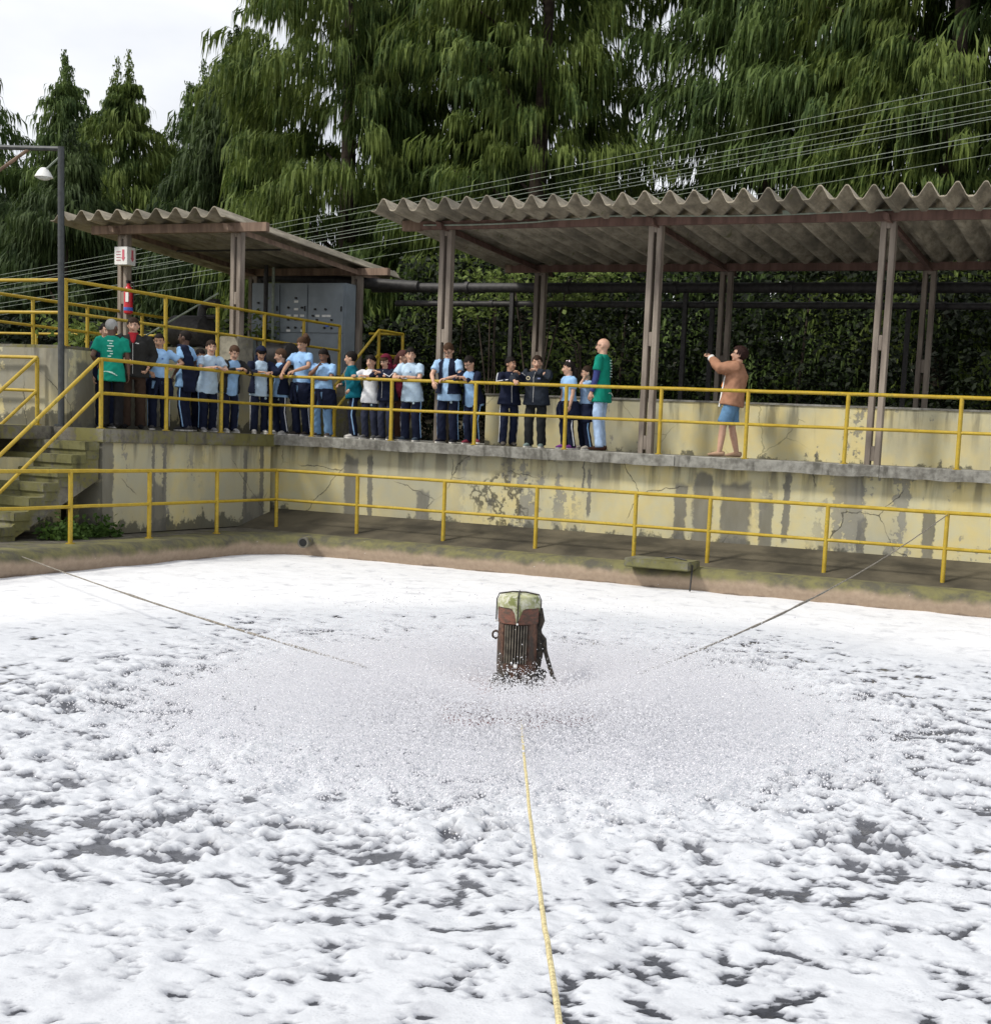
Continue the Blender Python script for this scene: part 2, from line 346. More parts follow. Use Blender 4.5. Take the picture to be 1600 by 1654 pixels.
Hh = .035*big + .022*puff + .012*lump + .02*fbm(Xg*6+wx*3, Yg*6+wy*3, 4, 15) + .006*fine
Hh = Hh*(.5+1.0*rip+1.7*churn)*(1-.7*far) + .018*ring*rip + .02*far*fbm(Xg*1.5, Yg*1.5, 3, 70)
# foam thickness: where it runs out the dark liquor shows
thick = .5 + .26*fbm(Xg*.8+wx, Yg*.8+wy, 3, 80) + .8*fbm(Xg*4.3+wx*4, Yg*5.2+wy*4, 5, 90, gain=.7) + .35*(lump-.25) + .2*fine
thick = thick + .09*(1-rip) - .12*rip + .05*churn + .75*far - .04 - .07*sstep(4.4, 5.2, rr_)*(1-far)
foam = sstep(.1, .44, thick)
Hh = Hh*(.25+.75*foam) - .014*(1-foam)
V = np.stack([Xg.ravel(), Yg.ravel(), (WZ+Hh).ravel()], 1)
ny, nx = Xg.shape; idx = np.arange(nx*ny).reshape(ny, nx)
F = np.stack([idx[:-1, :-1].ravel(), idx[:-1, 1:].ravel(), idx[1:, 1:].ravel(), idx[1:, :-1].ravel()], 1)
def foam_m(s):
    at = s.n('ShaderNodeAttribute'); at.attribute_name = 'foam'; ch = s.n('ShaderNodeAttribute'); ch.attribute_name = 'churn'; dn = s.n('ShaderNodeAttribute'); dn.attribute_name = 'dense'
    n = s.noise(45, 5, rough=.7); n2 = s.noise(14, 5, rough=.65); n3 = s.noise(120, 3)
    v = s.m('ADD', at.outputs['Fac'], s.m('ADD', s.m('MULTIPLY', s.m('SUBTRACT', n, .5), .55), s.m('MULTIPLY', s.m('SUBTRACT', n2, .5), .5)))
    k = s.ramp(v, .2, .5)
    vor = s.n('ShaderNodeTexVoronoi'); vor.inputs['Scale'].default_value = 62; s.l(s.pos, vor.inputs['Vector'])
    bub = s.m('MULTIPLY', s.ramp(vor.outputs['Distance'], .1, .5, 1, 0), s.ramp(s.noise(5, 4, off=(6, 6, 6)), .45, .65))
    thin = s.m('MAXIMUM', s.ramp(v, .45, 1.0, .75, 0), s.m('MULTIPLY', bub, .35))
    thin = s.m('MAXIMUM', thin, s.ramp(s.noise(3.2, 6, rough=.7, off=(2, 5, 1)), .5, .72, 0, .45))
    white = s.mix(thin, s.mix(dn.outputs['Fac'], (.54, .56, .595), (.7, .71, .73)), (.24, .25, .285))
    dk = s.mix(ch.outputs['Fac'], (.028, .03, .038), (.13, .135, .155)); s.col(s.mix(k, dk, white)); s.rough(s.ramp(v, .2, .6, .12, .75))
    s.b.inputs['Specular IOR Level'].default_value = .4
    s.bump(s.m('ADD', s.m('MULTIPLY', n, .8), s.m('ADD', s.m('MULTIPLY', n2, .9), s.m('MULTIPLY', vor.outputs['Distance'], -.25))), .35, .01)
me = mesh_np('water', V, F, mat('foaming_water', foam_m), True)
for nm, arr in (('foam', foam), ('churn', churn), ('dense', far)):
    a = me.attributes.new(nm, 'FLOAT', 'POINT'); a.data.foreach_set('value', np.maximum(arr, rip*.6 if nm == 'churn' else 0).ravel().astype(np.float32))
tag(link('water', me), kind='structure')

# ------------------------------------------------------------------ retaining walls, deck, platform
def wall_mesh(g, name, m, parent=None): return g.obj(name, m, parent)
e = G(); e.box((10, .15+.35, .76), (21.9, .7, 1.5)); t = e.obj('retaining_wall', m_wallB)
tag(t, 'long cream painted retaining wall with grey peeling patches along the tank', 'wall')
e = G(); e.box((-.25, -2.05, .76), (.7, 4.0, 1.49)); t = e.obj('retaining_wall', m_wallA)
tag(t, 'short cream retaining wall with cracked plaster between stairs and corner', 'wall')
# deck slabs, cast in lengths
root = empty('deck_slab', (0, 0, DK)); tag(root, 'grey concrete slab of the upper deck above the long wall', 'deck', kind='structure')
x = .165
for i, wd in enumerate((2.35, 2.9, 2.1, 3.1, 2.7, 2.9, 3.0)):
    g = G(); nseg = 16; z0 = -.17
    pts = []
    for k in range(nseg+1):
        xx = x+wd*k/nseg; pts.append((xx, -.06+rnd.uniform(-.008, .008), z0+rnd.uniform(-.009, .009)))
    vs = []; fs = []
    for (xx, yy, zz) in pts: vs += [(xx, yy, -.012+rnd.uniform(-.006, .004)), (xx, yy+.012, zz), (xx, 4.6, zz), (xx, 4.6, 0), (xx, yy+.02, 0)]
    for k in range(nseg):
        a = 5*k; b = a+5
        for q in range(5): fs.append((a+q, b+q, b+(q+1) % 5, a+(q+1) % 5))
    fs += [(4, 3, 2, 1, 0), tuple(5*nseg+q for q in range(5))]
    g.v = vs; g.f = fs; o = g.obj('slab', m_slab, root); x += wd+.006
root = empty('deck_slab', (0, -2, DK)); tag(root, 'mossy concrete slab of the upper deck beside the stairs', 'deck', kind='structure')
g = G()
for i, (y0, y1) in enumerate(((-4.1, -2.3), (-2.294, .0), (.006, 4.6))):
    g = G(); g.box((-.32, (y0+y1)/2+2, -.105), (.97 if i < 2 else .95, y1-y0, .2)); g.obj('slab', m_slabA, root, bevel=.012)
g = G(); g.box((-2.4, -2.33, -.105), (3.19, 3.54-.0, .2)); o = g.obj('slab', m_slabA, root, bevel=.012); o.location = (0, 0, 0)
# platform block
g = G(); g.prism([(-.78, -3.85), (-.78, 6.5), (-9, 6.5), (-9, -3.85), (-1.0, -3.95)][0:5], -.3, PL); t = g.obj('platform_block', m_plat)
tag(t, 'raised concrete platform with flaking cream plaster under the small shelter', 'platform')
g = G(); g.prism([(-.81, -3.9), (-.81, 6.53), (-9.03, 6.53), (-9.03, -3.98)], PL+.001, PL+.05); g.obj('capping', m_slabA, t)
# parapet behind the big shed
t = G().box((11.6, 1.38, (DK+2.42)/2), (16.1, .15, 2.42-DK)).obj('parapet_wall', m_low); tag(t, 'low cream parapet wall behind the deck posts', 'wall')
G().box((11.6, 1.38, 2.435), (16.13, .19, .03)).obj('coping', m_slab, t)

# ------------------------------------------------------------------ stairs down to the tank
t = empty('stair', (-.55, -4.1, 0)); tag(t, 'mossy concrete staircase going down from the deck to the tank walkway', 'stairs')
ns, run = 8, .26; rise = DK/ns
for k in range(ns-1):
    top = DK-rise*(k+1); y0 = -run*k; g = G()
    g.box((.0, y0-run/2-.012, top-.065+rnd.uniform(-.004, .004)), (1.3, run+.025, .13)); g.obj('step', m_step, t, bevel=.012)
    G().box((.0, y0-run/2, top-.19), (1.26, run, .13)).obj('riser', m_step, t)
g = G(); g.v = []; g.f = []
for sx in (-.6, .62):
    g.v += [(sx, 0.0, DK-.25), (sx, 0.0, DK-.75), (sx, -run*(ns-1.7), -.0), (sx, -run*(ns-1), .0), (sx, -run*(ns-1), .05)]
g.f = [(0, 1, 2, 3, 4), (9, 8, 7, 6, 5)] + [(i, i+5, (i+1) % 5+5, (i+1) % 5) for i in range(5)]
g.obj('stringer', m_slabA, t)
t2 = G().box((-.9, -4.6, .55), (.5, 1.0, 1.1)).obj('stair_wall', m_wallA); tag(t2, 'small cream wall under the mossy staircase', 'wall')

# ------------------------------------------------------------------ railings
def railing(label, posts, runs, h=1., group='yellow pipe railings', r=.027, cat='railing', rp=.031):
    """posts: (x,y,z,height) ; runs: lists of points at deck level, rails at h and h/2"""
    b = posts[0]; t = empty('railing', b[:3]); tag(t, label, cat, group); o = Vector(b[:3])
    for p in posts:
        ln = p[3] if len(p) > 3 else h
        g = G(); q = Vector(p[:3])-o; g.tube([q+Vector((0, 0, -.02)), q+Vector((rnd.uniform(-.006, .006), rnd.uniform(-.006, .006), ln))], rp, 10); g.obj('post', m_yel, t, True)
        G().tube([q+Vector((0, 0, .0)), q+Vector((0, 0, .012))], .06, 8).obj('base_plate', m_yel, t)
    for run_ in runs:
        P = [Vector(p[:3])-o for p in run_]
        for nm, hh in (('top_rail', h), ('mid_rail', h*.51)):
            Q = []
            for i in range(len(P)-1):
                for k in range(4): a = k/4; Q.append(P[i].lerp(P[i+1], a)+Vector((0, 0, hh+(rnd.uniform(-.003, .003) if k else 0))))
            Q.append(P[-1]+Vector((0, 0, hh))); G().tube(Q, r if hh == h else r*.9, 9).obj(nm, m_yel, t, True)
    return t
UX = [.05, .91, 2.48, 4.05, 5.66, 7.25, 8.62, 10.11, 11.71, 13.3, 14.9]
railing('yellow pipe railing the people lean on along the long upper deck', [(x, 0, DK) for x in UX], [[(x, 0, DK) for x in UX]])
UYA = [-4.03, -2.64, -1.33]
railing('yellow pipe railing of the upper deck between stairs and corner', [(.05, y, DK) for y in UYA], [[(.05, y, DK) for y in UYA+[0]]])
railing('yellow stair railing sloping down from the deck to the walkway', [(.06, -6.1, .0)], [[(.05, -4.06, DK), (.06, -6.1, 0)]])
railing('yellow stair railing with level stretch along the landing side', [(-1.16, -4.05, DK), (-1.16, -6.1, 0), (-2.8, -4.05, DK)], [[(-1.16, -4.05, DK), (-1.16, -6.1, 0)], [(-1.16, -4.05, DK), (-2.8, -4.05, DK)]])
LX = [.78, 2.37, 3.98, 5.6, 7.23, 8.38, 10.11, 11.75, 13.4, 15.]
railing('lower yellow railing at the tank edge under the long wall', [(x, -.78, 0) for x in LX], [[(x, -.78, 0) for x in LX]], .99)
LY = [-2.31, -3.83, -5.37, -6.95, -8.5]
railing('lower yellow railing at the tank edge in front of the stairs', [(.78, y, 0) for y in LY], [[(.78, y, 0) for y in [-.81]+LY]], .99)
PY = [-3.8, -1.64, -.34, 2.08, 3.28]
railing('long yellow railing on the raised platform beside the small shelter', [(-.84, y, PL+.04) for y in [-3.8, -1.64, -.34, .95, 2.15, 3.35]], [[(-.84, -3.8, PL+.04), (-.84, 3.35, PL+.04)]], .97)
railing('yellow railing across the end of the raised platform behind the lamp pole', [(-2.9, -3.8, PL+.04), (-5, -3.8, PL+.04)], [[(-.84, -3.8, PL+.04), (-6, -3.8, PL+.04)]], .97)
railing('far yellow railing on the back side of the raised platform', [(-3.6, y, PL+.04) for y in (-3.0, -1.75, -.5, .9, 2.2)], [[(-3.6, -3.4, PL+.04), (-3.6, 2.6, PL+.04)]], .92)
railing('low yellow railing behind the raised platform by the shrubs', [(x, 3.2, PL-.1) for x in (-10, -8.6, -7.2, -5.8)], [[(-10, 3.2, PL-.1), (-5.2, 3.2, PL-.1)]], .85)
# inner stair from the deck to the platform
t = empty('stair', (-.4, 2.0, DK)); tag(t, 'dark concrete steps rising from the deck to the raised platform', 'stairs')
for k in range(6):
    zt = (PL-DK)*(k+1)/6; G().box((0, .24*k+.12, zt/2), (.74, .24, zt)).obj('step', m_slabA, t, bevel=.01)
G().box((0, 2.0, (PL-DK)/2), (.74, 1.1, PL-DK-.004)).obj('landing', m_slabA, t)
railing('yellow railing of the inner steps with a landing at the top', [(0, 2.0, DK), (0, 3.45, PL), (0, 4.35, PL)], [[(0, 2.0, DK), (0, 3.45, PL), (0, 4.35, PL), (-.8, 4.35, PL)]], .95)

# ------------------------------------------------------------------ sheds
def double_post(zb, zt, leg=.085, gap=.055, spacers=(.05, .5, .97), dpt=.13):
    g = G(); wd = leg+gap
    for sx in (-1, 1): g.box((sx*wd/2, 0, (zb+zt)/2), (leg, dpt, zt-zb))
    for f_ in spacers: g.box((0, 0, zb+(zt-zb)*f_), (gap+.004, dpt*.9, .22 if f_ < .9 else .1))
    return g
def sheet_mesh(name, pitch, ht, length, th=.016):
    a = pitch; P = [(-.03, .0), (.035, 0), (.06*a/.37, ht*.1), (.155*a/.37, ht*.93), (.172*a/.37, ht), (.2*a/.37, ht), (.217*a/.37, ht*.93), (.31*a/.37, ht*.1), (a-.035, 0.0), (a+.03, .004)]
    g = G(); n = len(P); ny_ = 7
    for s_ in (0, 1):
        for j in range(ny_):
            for (x_, z_) in P: g.v.append((x_, length*j/(ny_-1), z_+(th if s_ else 0)-.035*math.sin(math.pi*j/(ny_-1))*.3))
    for s_ in (0, 1):
        for j in range(ny_-1):
            for i in range(n-1):
                b = s_*n*ny_+j*n+i; q = (b, b+1, b+n+1, b+n); g.f.append(q if s_ else q[::-1])
    T = n*ny_
    for i in range(n-1): g.f.append((i, i+1, T+i+1, T+i)); b = (ny_-1)*n+i; g.f.append((b+1, b, T+b, T+b+1))
    for j in range(ny_-1):
        for i in (0, n-1): b = j*n+i; g.f.append((b, b+n, T+b+n, T+b) if i else (b+n, b, T+b, T+b+n))
    return g.mesh(name, m_roof, True)
# large shed over the deck
t = empty('deck_shelter', (3.15, .5, DK)); tag(t, 'long open shelter with corrugated roof over the deck and parapet', 'shelter')
def sub(g, name, m, parent, off, smooth=False, bevel=0):
    g.v = [tuple(Vector(p)-Vector(off)) for p in g.v]; return g.obj(name, m, parent, smooth, bevel)
o0 = (3.15, .5, DK)
for x_ in (3.15, 6.84, 10.42, 14.0):
    p = double_post(DK-.01, 5.12).obj('post', m_post, t, bevel=.006); p.location = (x_-3.15, 0, -DK)
    p = double_post(DK-.01, 4.93).obj('post', m_post, t, bevel=.006); p.location = (x_-3.15-.0, 3.6, -DK)
    g = G(); g.tube([(x_, .2, 5.1), (x_, 4.5, 4.86)], [(.05, .09)]*2, 4, right=(.7, 0, .7)); sub(g, 'rafter', m_beam, t, o0)
for y_, z_ in ((.5, 5.12), (4.1, 4.9)):
    g = G(); g.box((8.8, y_-.12, z_), (12.4, .09, .13)); sub(g, 'beam', m_beam, t, o0)
g = G(); g.box((2.55, .38, 5.12), (.35, .1, .16)); sub(g, 'beam_end', m_wood, t, o0)
g = G(); g.box((2.9, 4.0, 4.9), (.9, .1, .14)); sub(g, 'beam_end', m_wood, t, o0)
g = G(); g.tube([(x_, .31, 5.15+.02*math.sin(x_*1.3)+(.03 if x_ > 5.9 else 0)-.02*(x_ < 5)) for x_ in np.arange(2.8, 14.5, .4)], .014, 6); sub(g, 'conduit', m_wire, t, o0)
g = G(); g.box((8.95, .3, 5.185), (.13, .06, .06)); sub(g, 'junction_box', m_wire, t, o0)
sm = sheet_mesh('roof_sheet', .375, .19, 5.1)
for i in range(32):
    o = link('roof_sheet', sm, t, (2.3+.375*i-3.15, -.45-.5+rnd.uniform(-.03, .03), 5.215-DK+rnd.uniform(-.006, .006))); o.rotation_euler = (R(-3.4), 0, rnd.uniform(-.003, .003))
# small shelter on the platform
t = empty('pump_shelter', (-3.5, .35, PL)); tag(t, 'small open shelter with corrugated roof standing on the raised platform', 'shelter'); o0 = (-3.5, .35, PL)
for x_, y_, zt in ((-3.53, .35, 5.1), (-.98, .35, 5.1), (-1.05, 4.25, 4.86), (-3.6, 4.25, 4.86)):
    p = double_post(PL+.03, zt, .085, .05).obj('post', m_post if x_ > -3 else m_post, t, bevel=.006); p.location = (x_+3.5, y_-.35, -PL)
    if y_ < 1 and x_ > -2: g = G(); g.box((x_, y_, PL+.28), (.42, .42, .5)); sub(g, 'plinth', m_conc, t, o0, bevel=.015)
g = G(); g.box((-2.2, .22, 5.13), (3.9, .1, .15)); sub(g, 'beam', m_wood, t, o0)
g = G(); g.box((-2.2, 4.15, 4.88), (3.9, .1, .14)); sub(g, 'beam', m_wood, t, o0)
for x_ in (-3.53, -.98): g = G(); g.tube([(x_, .0, 5.12), (x_, 4.9, 4.83)], [(.05, .09)]*2, 4, right=(.7, 0, .7)); sub(g, 'rafter', m_wood, t, o0)
g = G(); g.tube([(-3.4, 1.6, 4.95), (-1, 1.6, 4.95)], .02, 6); sub(g, 'tie_bar', m_pipe, t, o0)
sm = sheet_mesh('roof_sheet', .43, .17, 5.9)
for i in range(9):
    o = link('roof_sheet', sm, t, (-4.72+.43*i+3.5, -.35-.2+rnd.uniform(-.03, .03), 5.24-PL+rnd.uniform(-.006, .006))); o.rotation_euler = (R(-3.3), 0, 0)

# ------------------------------------------------------------------ control cabinet, pump pipes, extinguisher, signs, lamp
t = empty('control_cabinet', (-2.14, 3.75, PL+.04)); tag(t, 'grey electrical control cabinet with knobs and label plates inside the small shelter', 'cabinet')
G().box((0, .19, .93), (2.3, .36, 1.85)).obj('body', m_grey, t, bevel=.01)
for a, b in ((-1.12, -.43), (-.42, .25), (.26, 1.12)):
    for z0, z1 in ((.06, .84), (.86, 1.82)):
        d = G().box(((a+b)/2, -.005, (z0+z1)/2), (b-a-.015, .025, z1-z0-.012)).obj('door', m_grey, t, bevel=.004)
        G().box((b-.05, -.03, (z0+z1)/2), (.02, .03, .1)).obj('handle', m_black, d)
for x_, z_, k in [(-.02, 1.55, 1), (-.02, 1.48, 0), (-.2, 1.2, 0), (-.02, 1.2, 0), (.13, 1.2, 0), (.5, 1.2, 0), (.66, 1.2, 0), (.77, 1.2, 0), (-.2, 1.12, 1), (-.02, 1.12, 1), (.13, 1.12, 1), (-.2, .96, 1), (-.02, .96, 1), (.15, .96, 1), (-.2, .9, 0), (.15, .9, 0), (-.02, 1.33, 0), (.4, 1.2, 1), (.45, 1.33, 1), (.7, 1.33, 1), (.85, 1.12, 1), (.5, 1.12, 1), (.68, .96, 1), (.85, .96, 1), (-.95, 1.3, 1), (-.95, 1.45, 1), (-1.05, 1.2, 1), (-.9, 1.12, 1), (-.8, 1.2, 1), (-.2, 1.36, 1), (.13, 1.36, 1), (-.98, .9, 0)]:
    if k: G().tube([(x_, -.02, z_), (x_, -.055, z_)], .022, 8).obj('knob', m_black, t)
    else: G().box((x_, -.022, z_), (.1, .008, .045)).obj('label_plate', m_white, t)
G().box((.74, -.03, 1.03), (.07, .03, .09)).obj('socket', m_blue, t)
def thing1(o, label, cat, group=None): return tag(o, label, cat, group)
thing1(G().tube([(-2.78, 3.55, PL), (-2.78, 3.55, 4.95)], .045, 10).obj('pipe', m_pipe, None, True), 'thin black upright pipe in front of the grey cabinet', 'pipe')
thing1(G().tube([(-2.62, 3.58, PL), (-2.62, 3.58, 4.9)], .03, 8).obj('pipe', m_wire, None, True), 'thin pale upright pipe in front of the grey cabinet', 'pipe')
def bend(P, r, n=6):
    P = [Vector(p) for p in P]; out = [P[0]]
    for i in range(1, len(P)-1):
        a = (P[i-1]-P[i]).normalized()*r+P[i]; b = (P[i+1]-P[i]).normalized()*r+P[i]
        for k in range(n+1): q = k/n; out.append(a*(1-q)**2+P[i]*2*q*(1-q)+b*q*q)
    return out+[P[-1]]
thing1(G().tube(bend([(-3.5, 4.3, PL), (-3.5, 4.3, 4.82), (-.3, 4.5, 4.66), (.2, 4.55, 4.64)], .3), .11, 12).obj('pipe', m_pipe, None, True), 'thick black pipe arching over the grey cabinet under the roof', 'pipe')
def hpipe(y_, z_, r_, x0, x1, lab):
    t = empty('pipe', (x0, y_, z_)); tag(t, lab, 'pipe', 'pipes behind the deck')
    ln = x1-x0; G().tube([(0, 0, 0), (ln, 0, 0)], r_, 14).obj('tube', m_pipe, t, True)
    for k in range(1, int(ln/2.2)): G().tube([(2.2*k-.04, 0, 0), (2.2*k+.04, 0, 0)], r_*1.28, 14).obj('flange', m_pipe, t, True)
    for k in range(1, int(ln/3.6)+1): G().box((3.6*k-.4, .0, -(z_-1.5)/2-r_), (.08, .08, z_-1.5)).obj('support', m_pipe, t)
hpipe(4.6, 4.62, .095, -.9, 16, 'thick dark pipe running behind the deck posts above a thinner one')
hpipe(4.7, 4.32, .06, -.4, 16, 'thinner dark pipe running below the thick pipe behind the deck')
# pump with bent pipe behind the platform railing
t = empty('pump', (-2.9, 1.6, PL)); tag(t, 'black pump with bent pipe behind the platform railing', 'pump')
G().tube([(-.55, 0, .72), (-.5, 0, .72), (.25, 0, .72), (.3, 0, .72)], [.12, .3, .3, .1], 18).obj('casing', m_pipe, t, True)
G().tube(bend([(.25, 0, .8), (.42, -.02, 1.22), (.75, -.05, 1.25)][:1]+[(.1, 0, .1), (.12, 0, 1.25), (.5, 0, 1.25)], .2), .085, 12).obj('bent_pipe', m_pipe, t, True)
G().tube([(.1, 0, .02), (.1, 0, .08)], .16, 12).obj('flange', m_pipe, t); G().tube([(-.4, 0, .95), (.5, 0, 1.0)], .05, 8).obj('valve_rod', m_pipe, t)
G().box((-.15, 0, .2), (.9, .5, .4)).obj('base', m_conc, t)
thing1(G().tube([(-3.6, 1.0, 3.3), (-2.0, 1.1, 4.1)], .018, 6).obj('pole', m_wire), 'thin pale pole leaning across the black pump', 'pole')
t = empty('motor', (-.95+.0, 1.6, PL)); tag(t, 'dark round pump motor on the platform behind the railing', 'motor'); G().tube([(-.35, 0, .3), (-.3, 0, .3), (.25, 0, .3), (.3, 0, .3)], [.1, .24, .24, .12], 16).obj('casing', m_pipe, t, True); G().box((0, 0, .05), (.5, .4, .1)).obj('base', m_conc, t)
t = empty('fire_extinguisher', (-3.30, .2, 3.62)); tag(t, 'red fire extinguisher hung on the shelter post with a blue band', 'extinguisher')
G().lathe([(.05, 0), (.078, .02), (.08, .06), (.08, .42), (.06, .48), (.028, .51), (.028, .55)], 18).obj('cylinder', m_exred, t, True)
G().lathe([(.0815, .06), (.0815, .12)], 18).obj('blue_band', m_blue, t); G().box((.035, -.072, .3), (.06, .02, .17)).obj('paper_label', m_white, t)
G().box((0, 0, .58), (.04, .09, .05)).obj('valve', m_black, t); G().tube(bend([(0, .03, .57), (.1, .03, .57), (.1, .02, .2)], .06), .012, 6).obj('hose', m_black, t)
t = empty('sign', (-3.42, .24, 4.5)); tag(t, 'white box sign with red arrows on the shelter post', 'sign')
G().box((-.0, 0, .16), (.3, .22, .32)).obj('board', m_white, t, bevel=.006)
m_pink = plain('faded_red_print', (.55, .13, .17), .6, .1)
def arrow(dx, dy, rz):
    g = G(); g.box((0, 0, .2), (.05, .004, .14)); g.v += [(-.045, -.002, .13), (.045, -.002, .13), (0, -.002, .06), (-.045, .002, .13), (.045, .002, .13), (0, .002, .06)]
    i = len(g.v)-6; g.f += [(i, i+1, i+2), (i+5, i+4, i+3), (i, i+3, i+4, i+1), (i+1, i+4, i+5, i+2), (i+2, i+5, i+3, i)]
    o = g.obj('arrow', m_pink, t); o.location = (dx, dy, 0); o.rotation_euler = (0, 0, rz)
arrow(.153, 0.02, R(90)); arrow(0.06, -.113, 0)
m_tx = plain('faded_print', (.4, .16, .18), .6, .1)
for k in range(4): G().box((-.05, -.112, .08+.05*k), (.1, .004, .014)).obj('text_line', m_tx, t)
t = empty('lamp_pole', (-.74, -4.0, DK)); tag(t, 'tall dark lamp pole with a side arm and small lamp by the stairs', 'lamp post')
G().tube([(0, 0, 0), (0, 0, 4.03)], .047, 12).obj('pole', m_pole, t, True)
G().tube([(0, 0, .0), (0, 0, .03)], .1, 10).obj('base_plate', m_pole, t)
G().tube([(.03, 0, 4.0), (-2.2, 0, 4.13)], .035, 8).obj('arm', m_pole, t, True); G().tube([(-.62, 0, 4.02), (-1.7, 0, 3.5)], .025, 8).obj('brace', m_wood, t)
G().tube([(0, -.03, 3.88), (-.25, -.03, 3.72)], .014, 6).obj('bracket', m_wire, t)
lh = G().lathe([(.03, .06), (.05, .05), (.09, .0), (.13, -.075), (.125, -.08)], 18, (-.3, -.03, 3.68)).obj('lamp_head', m_white, t, True)
G().ell((-.3, -.03, 3.6), (.1, .1, .04)).obj('glass', m_glasspane, lh, True)

# ------------------------------------------------------------------ tank details
t = G().tube([(0, -.35, 0), (0, .0, 0)], .085, 16, cap=True).obj('drain_pipe', m_slabA, None, True); t.location = (1.83, -1.33, -.09); t.rotation_euler = (0, 0, R(20))
tag(t, 'short drain pipe stub poking from the tank lip near the corner', 'pipe'); G().tube([(0, -.352, 0), (0, -.347, 0)], .062, 14).obj('opening_shade', m_dark, t)  # black disc on the capped tube paints the shade inside the pipe
G().tube([(0, -.345, 0), (0, -.36, 0)], .0855, 16, cap=False).obj('rim', m_conc, t)
t = G().box((7.9, -1.36, .035), (.98, .5, .13)).obj('concrete_ledge', m_step, None, False, .014); tag(t, 'mossy concrete ledge jutting over the tank edge', 'ledge')
G().tube([(7.9, -1.25, .105), (8.05, -1.28, .13), (8.25, -1.35, .105), (8.41, -1.5, .05), (8.43, -1.62, -.3)], .012, 6).obj('hose', m_black, t)
def leaf_cloud(P, size, seed, up_=.3):
    """P (n,3) -> bent leaf quads"""
    r = np.random.default_rng(seed); n = len(P); d = r.normal(size=(n, 3)); d[:, 2] = d[:, 2]*.6+up_; d /= np.linalg.norm(d, axis=1)[:, None]
    q = np.cross(d, r.normal(size=(n, 3))); q /= np.linalg.norm(q, axis=1)[:, None]; s_ = size*r.uniform(.6, 1.3, n)[:, None]
    V = np.stack([P, P+d*s_*.5+q*s_*.28, P+d*s_-np.array([0, 0, .15])*s_, P+d*s_*.5-q*s_*.28], 1).reshape(-1, 3)
    return V, np.arange(4*n).reshape(n, 4)
def leafm(name, a, b, trans=.35, sc=1.2):
    def f(s):
        n = s.noise(sc, 4); n2 = s.noise(11, 3, off=(3, 3, 3))
        c = s.mix(s.ramp(s.m('ADD', s.m('MULTIPLY', n, .55), s.m('MULTIPLY', n2, .45)), .38, .62), a, b); s.col(c); s.rough(.7)
        s.b.inputs['Specular IOR Level'].default_value = .25
        tr = s.n('ShaderNodeBsdfTranslucent'); s.l(c, tr.inputs[0]); ms = s.n('ShaderNodeMixShader'); ms.inputs[0].default_value = trans
        s.t.links.new(s.b.outputs[0], ms.inputs[1]); s.t.links.new(tr.outputs[0], ms.inputs[2]); s.t.links.new(ms.outputs[0], s.out.inputs[0])
    return mat(name, f)
m_weed = leafm('weed_leaf', (.05, .1, .02), (.1, .17, .035))
P = np.stack([rng.uniform(.12, .6, 900), rng.uniform(-5.3, -4.0, 900), np.abs(rng.normal(0, .11, 900))*1.0], 1); P[:, 0] = .1+.35*rng.random(900)**1.3
V, F = leaf_cloud(P, .09, 3, .6); tag(link('weeds', mesh_np('weeds', V, F, m_weed)), 'green weeds sprouting at the foot of the stairs', 'weeds', kind='stuff')

def rope(name, label, a, b, sag, r, m, n=26, wob=.004, lumps=0):
    a = Vector(a); b = Vector(b); P = []; rd = []
    for i in range(n+1):
        q = i/n; P.append(a.lerp(b, q)+Vector((rnd.uniform(-wob, wob), rnd.uniform(-wob, wob), -sag*4*q*(1-q)))); rd.append(r*(1+rnd.random()*lumps*(1 if q > .45 else .0)))
    o = G().tube(P, rd, 7).obj(name, m, None, True); tag(o, label, 'rope', 'ropes holding the aerator'); return o
rope('rope', 'thin mooring cable from the aerator towards the stairs side', (0.3, -6.1, -.06), (9.1, -10.9, -.02), .05, .007, m_cable, 40, lumps=.9)
rope('rope', 'thin mooring cable tied to the top of a lower railing post', (11.75, -.78, .97), (10.75, -9.7, -.08), .16, .007, m_cable, 40, lumps=.9)
rope('rope', 'straw yellow rope running out from the aerator over the foam', (10.55, -11.2, -.2), (14.1, -18.2, .75), .12, .008, m_rope, 50, .002)

# ------------------------------------------------------------------ aerator
t = empty('aerator', (MOT[0], MOT[1], WZ)); t.scale = (.88, .88, 1); tag(t, 'rusty electric motor of the floating aerator in the middle of the spray', 'aerator')
b0 = .27
G().lathe([(.0, .1), (.5, .1), (.72, .02), (.78, -.08), (.74, -.2), (0, -.22)][::-1], 32).obj('float', m_red, t, True)
G().lathe([(.2, .05), (.2, .3)], 20).obj('pedestal', m_rust2, t, True)
G().lathe([(.6, .115), (.36, .15), (.26, .17)], 28).obj('diffuser', m_red, t, True)
G().lathe([(.215, b0-.06), (.235, b0-.05), (.235, b0-.02), (.18, b0+.02)], 26).obj('base_flange', m_rust2, t, True)
g = G(); n = 72; zs = (0, .05, .125, .135, .3, .42, .432, .445)
def recess(a): return min(abs((a-R(-70)+math.pi) % (2*math.pi)-math.pi), abs((a-R(110)+math.pi) % (2*math.pi)-math.pi)) < .62
for z_ in zs:
    for j in range(n):
        a = 2*math.pi*j/n; r_ = .163+.008*math.sin(z_*7)+(-.024 if recess(a) and .13 < z_ < .425 else 0); g.v.append((r_*math.cos(a), r_*math.sin(a), b0+z_))
for i in range(len(zs)-1):
    for j in range(n): g.f.append((i*n+j, i*n+(j+1) % n, (i+1)*n+(j+1) % n, (i+1)*n+j))
g.obj('casing', m_rust, t, True)
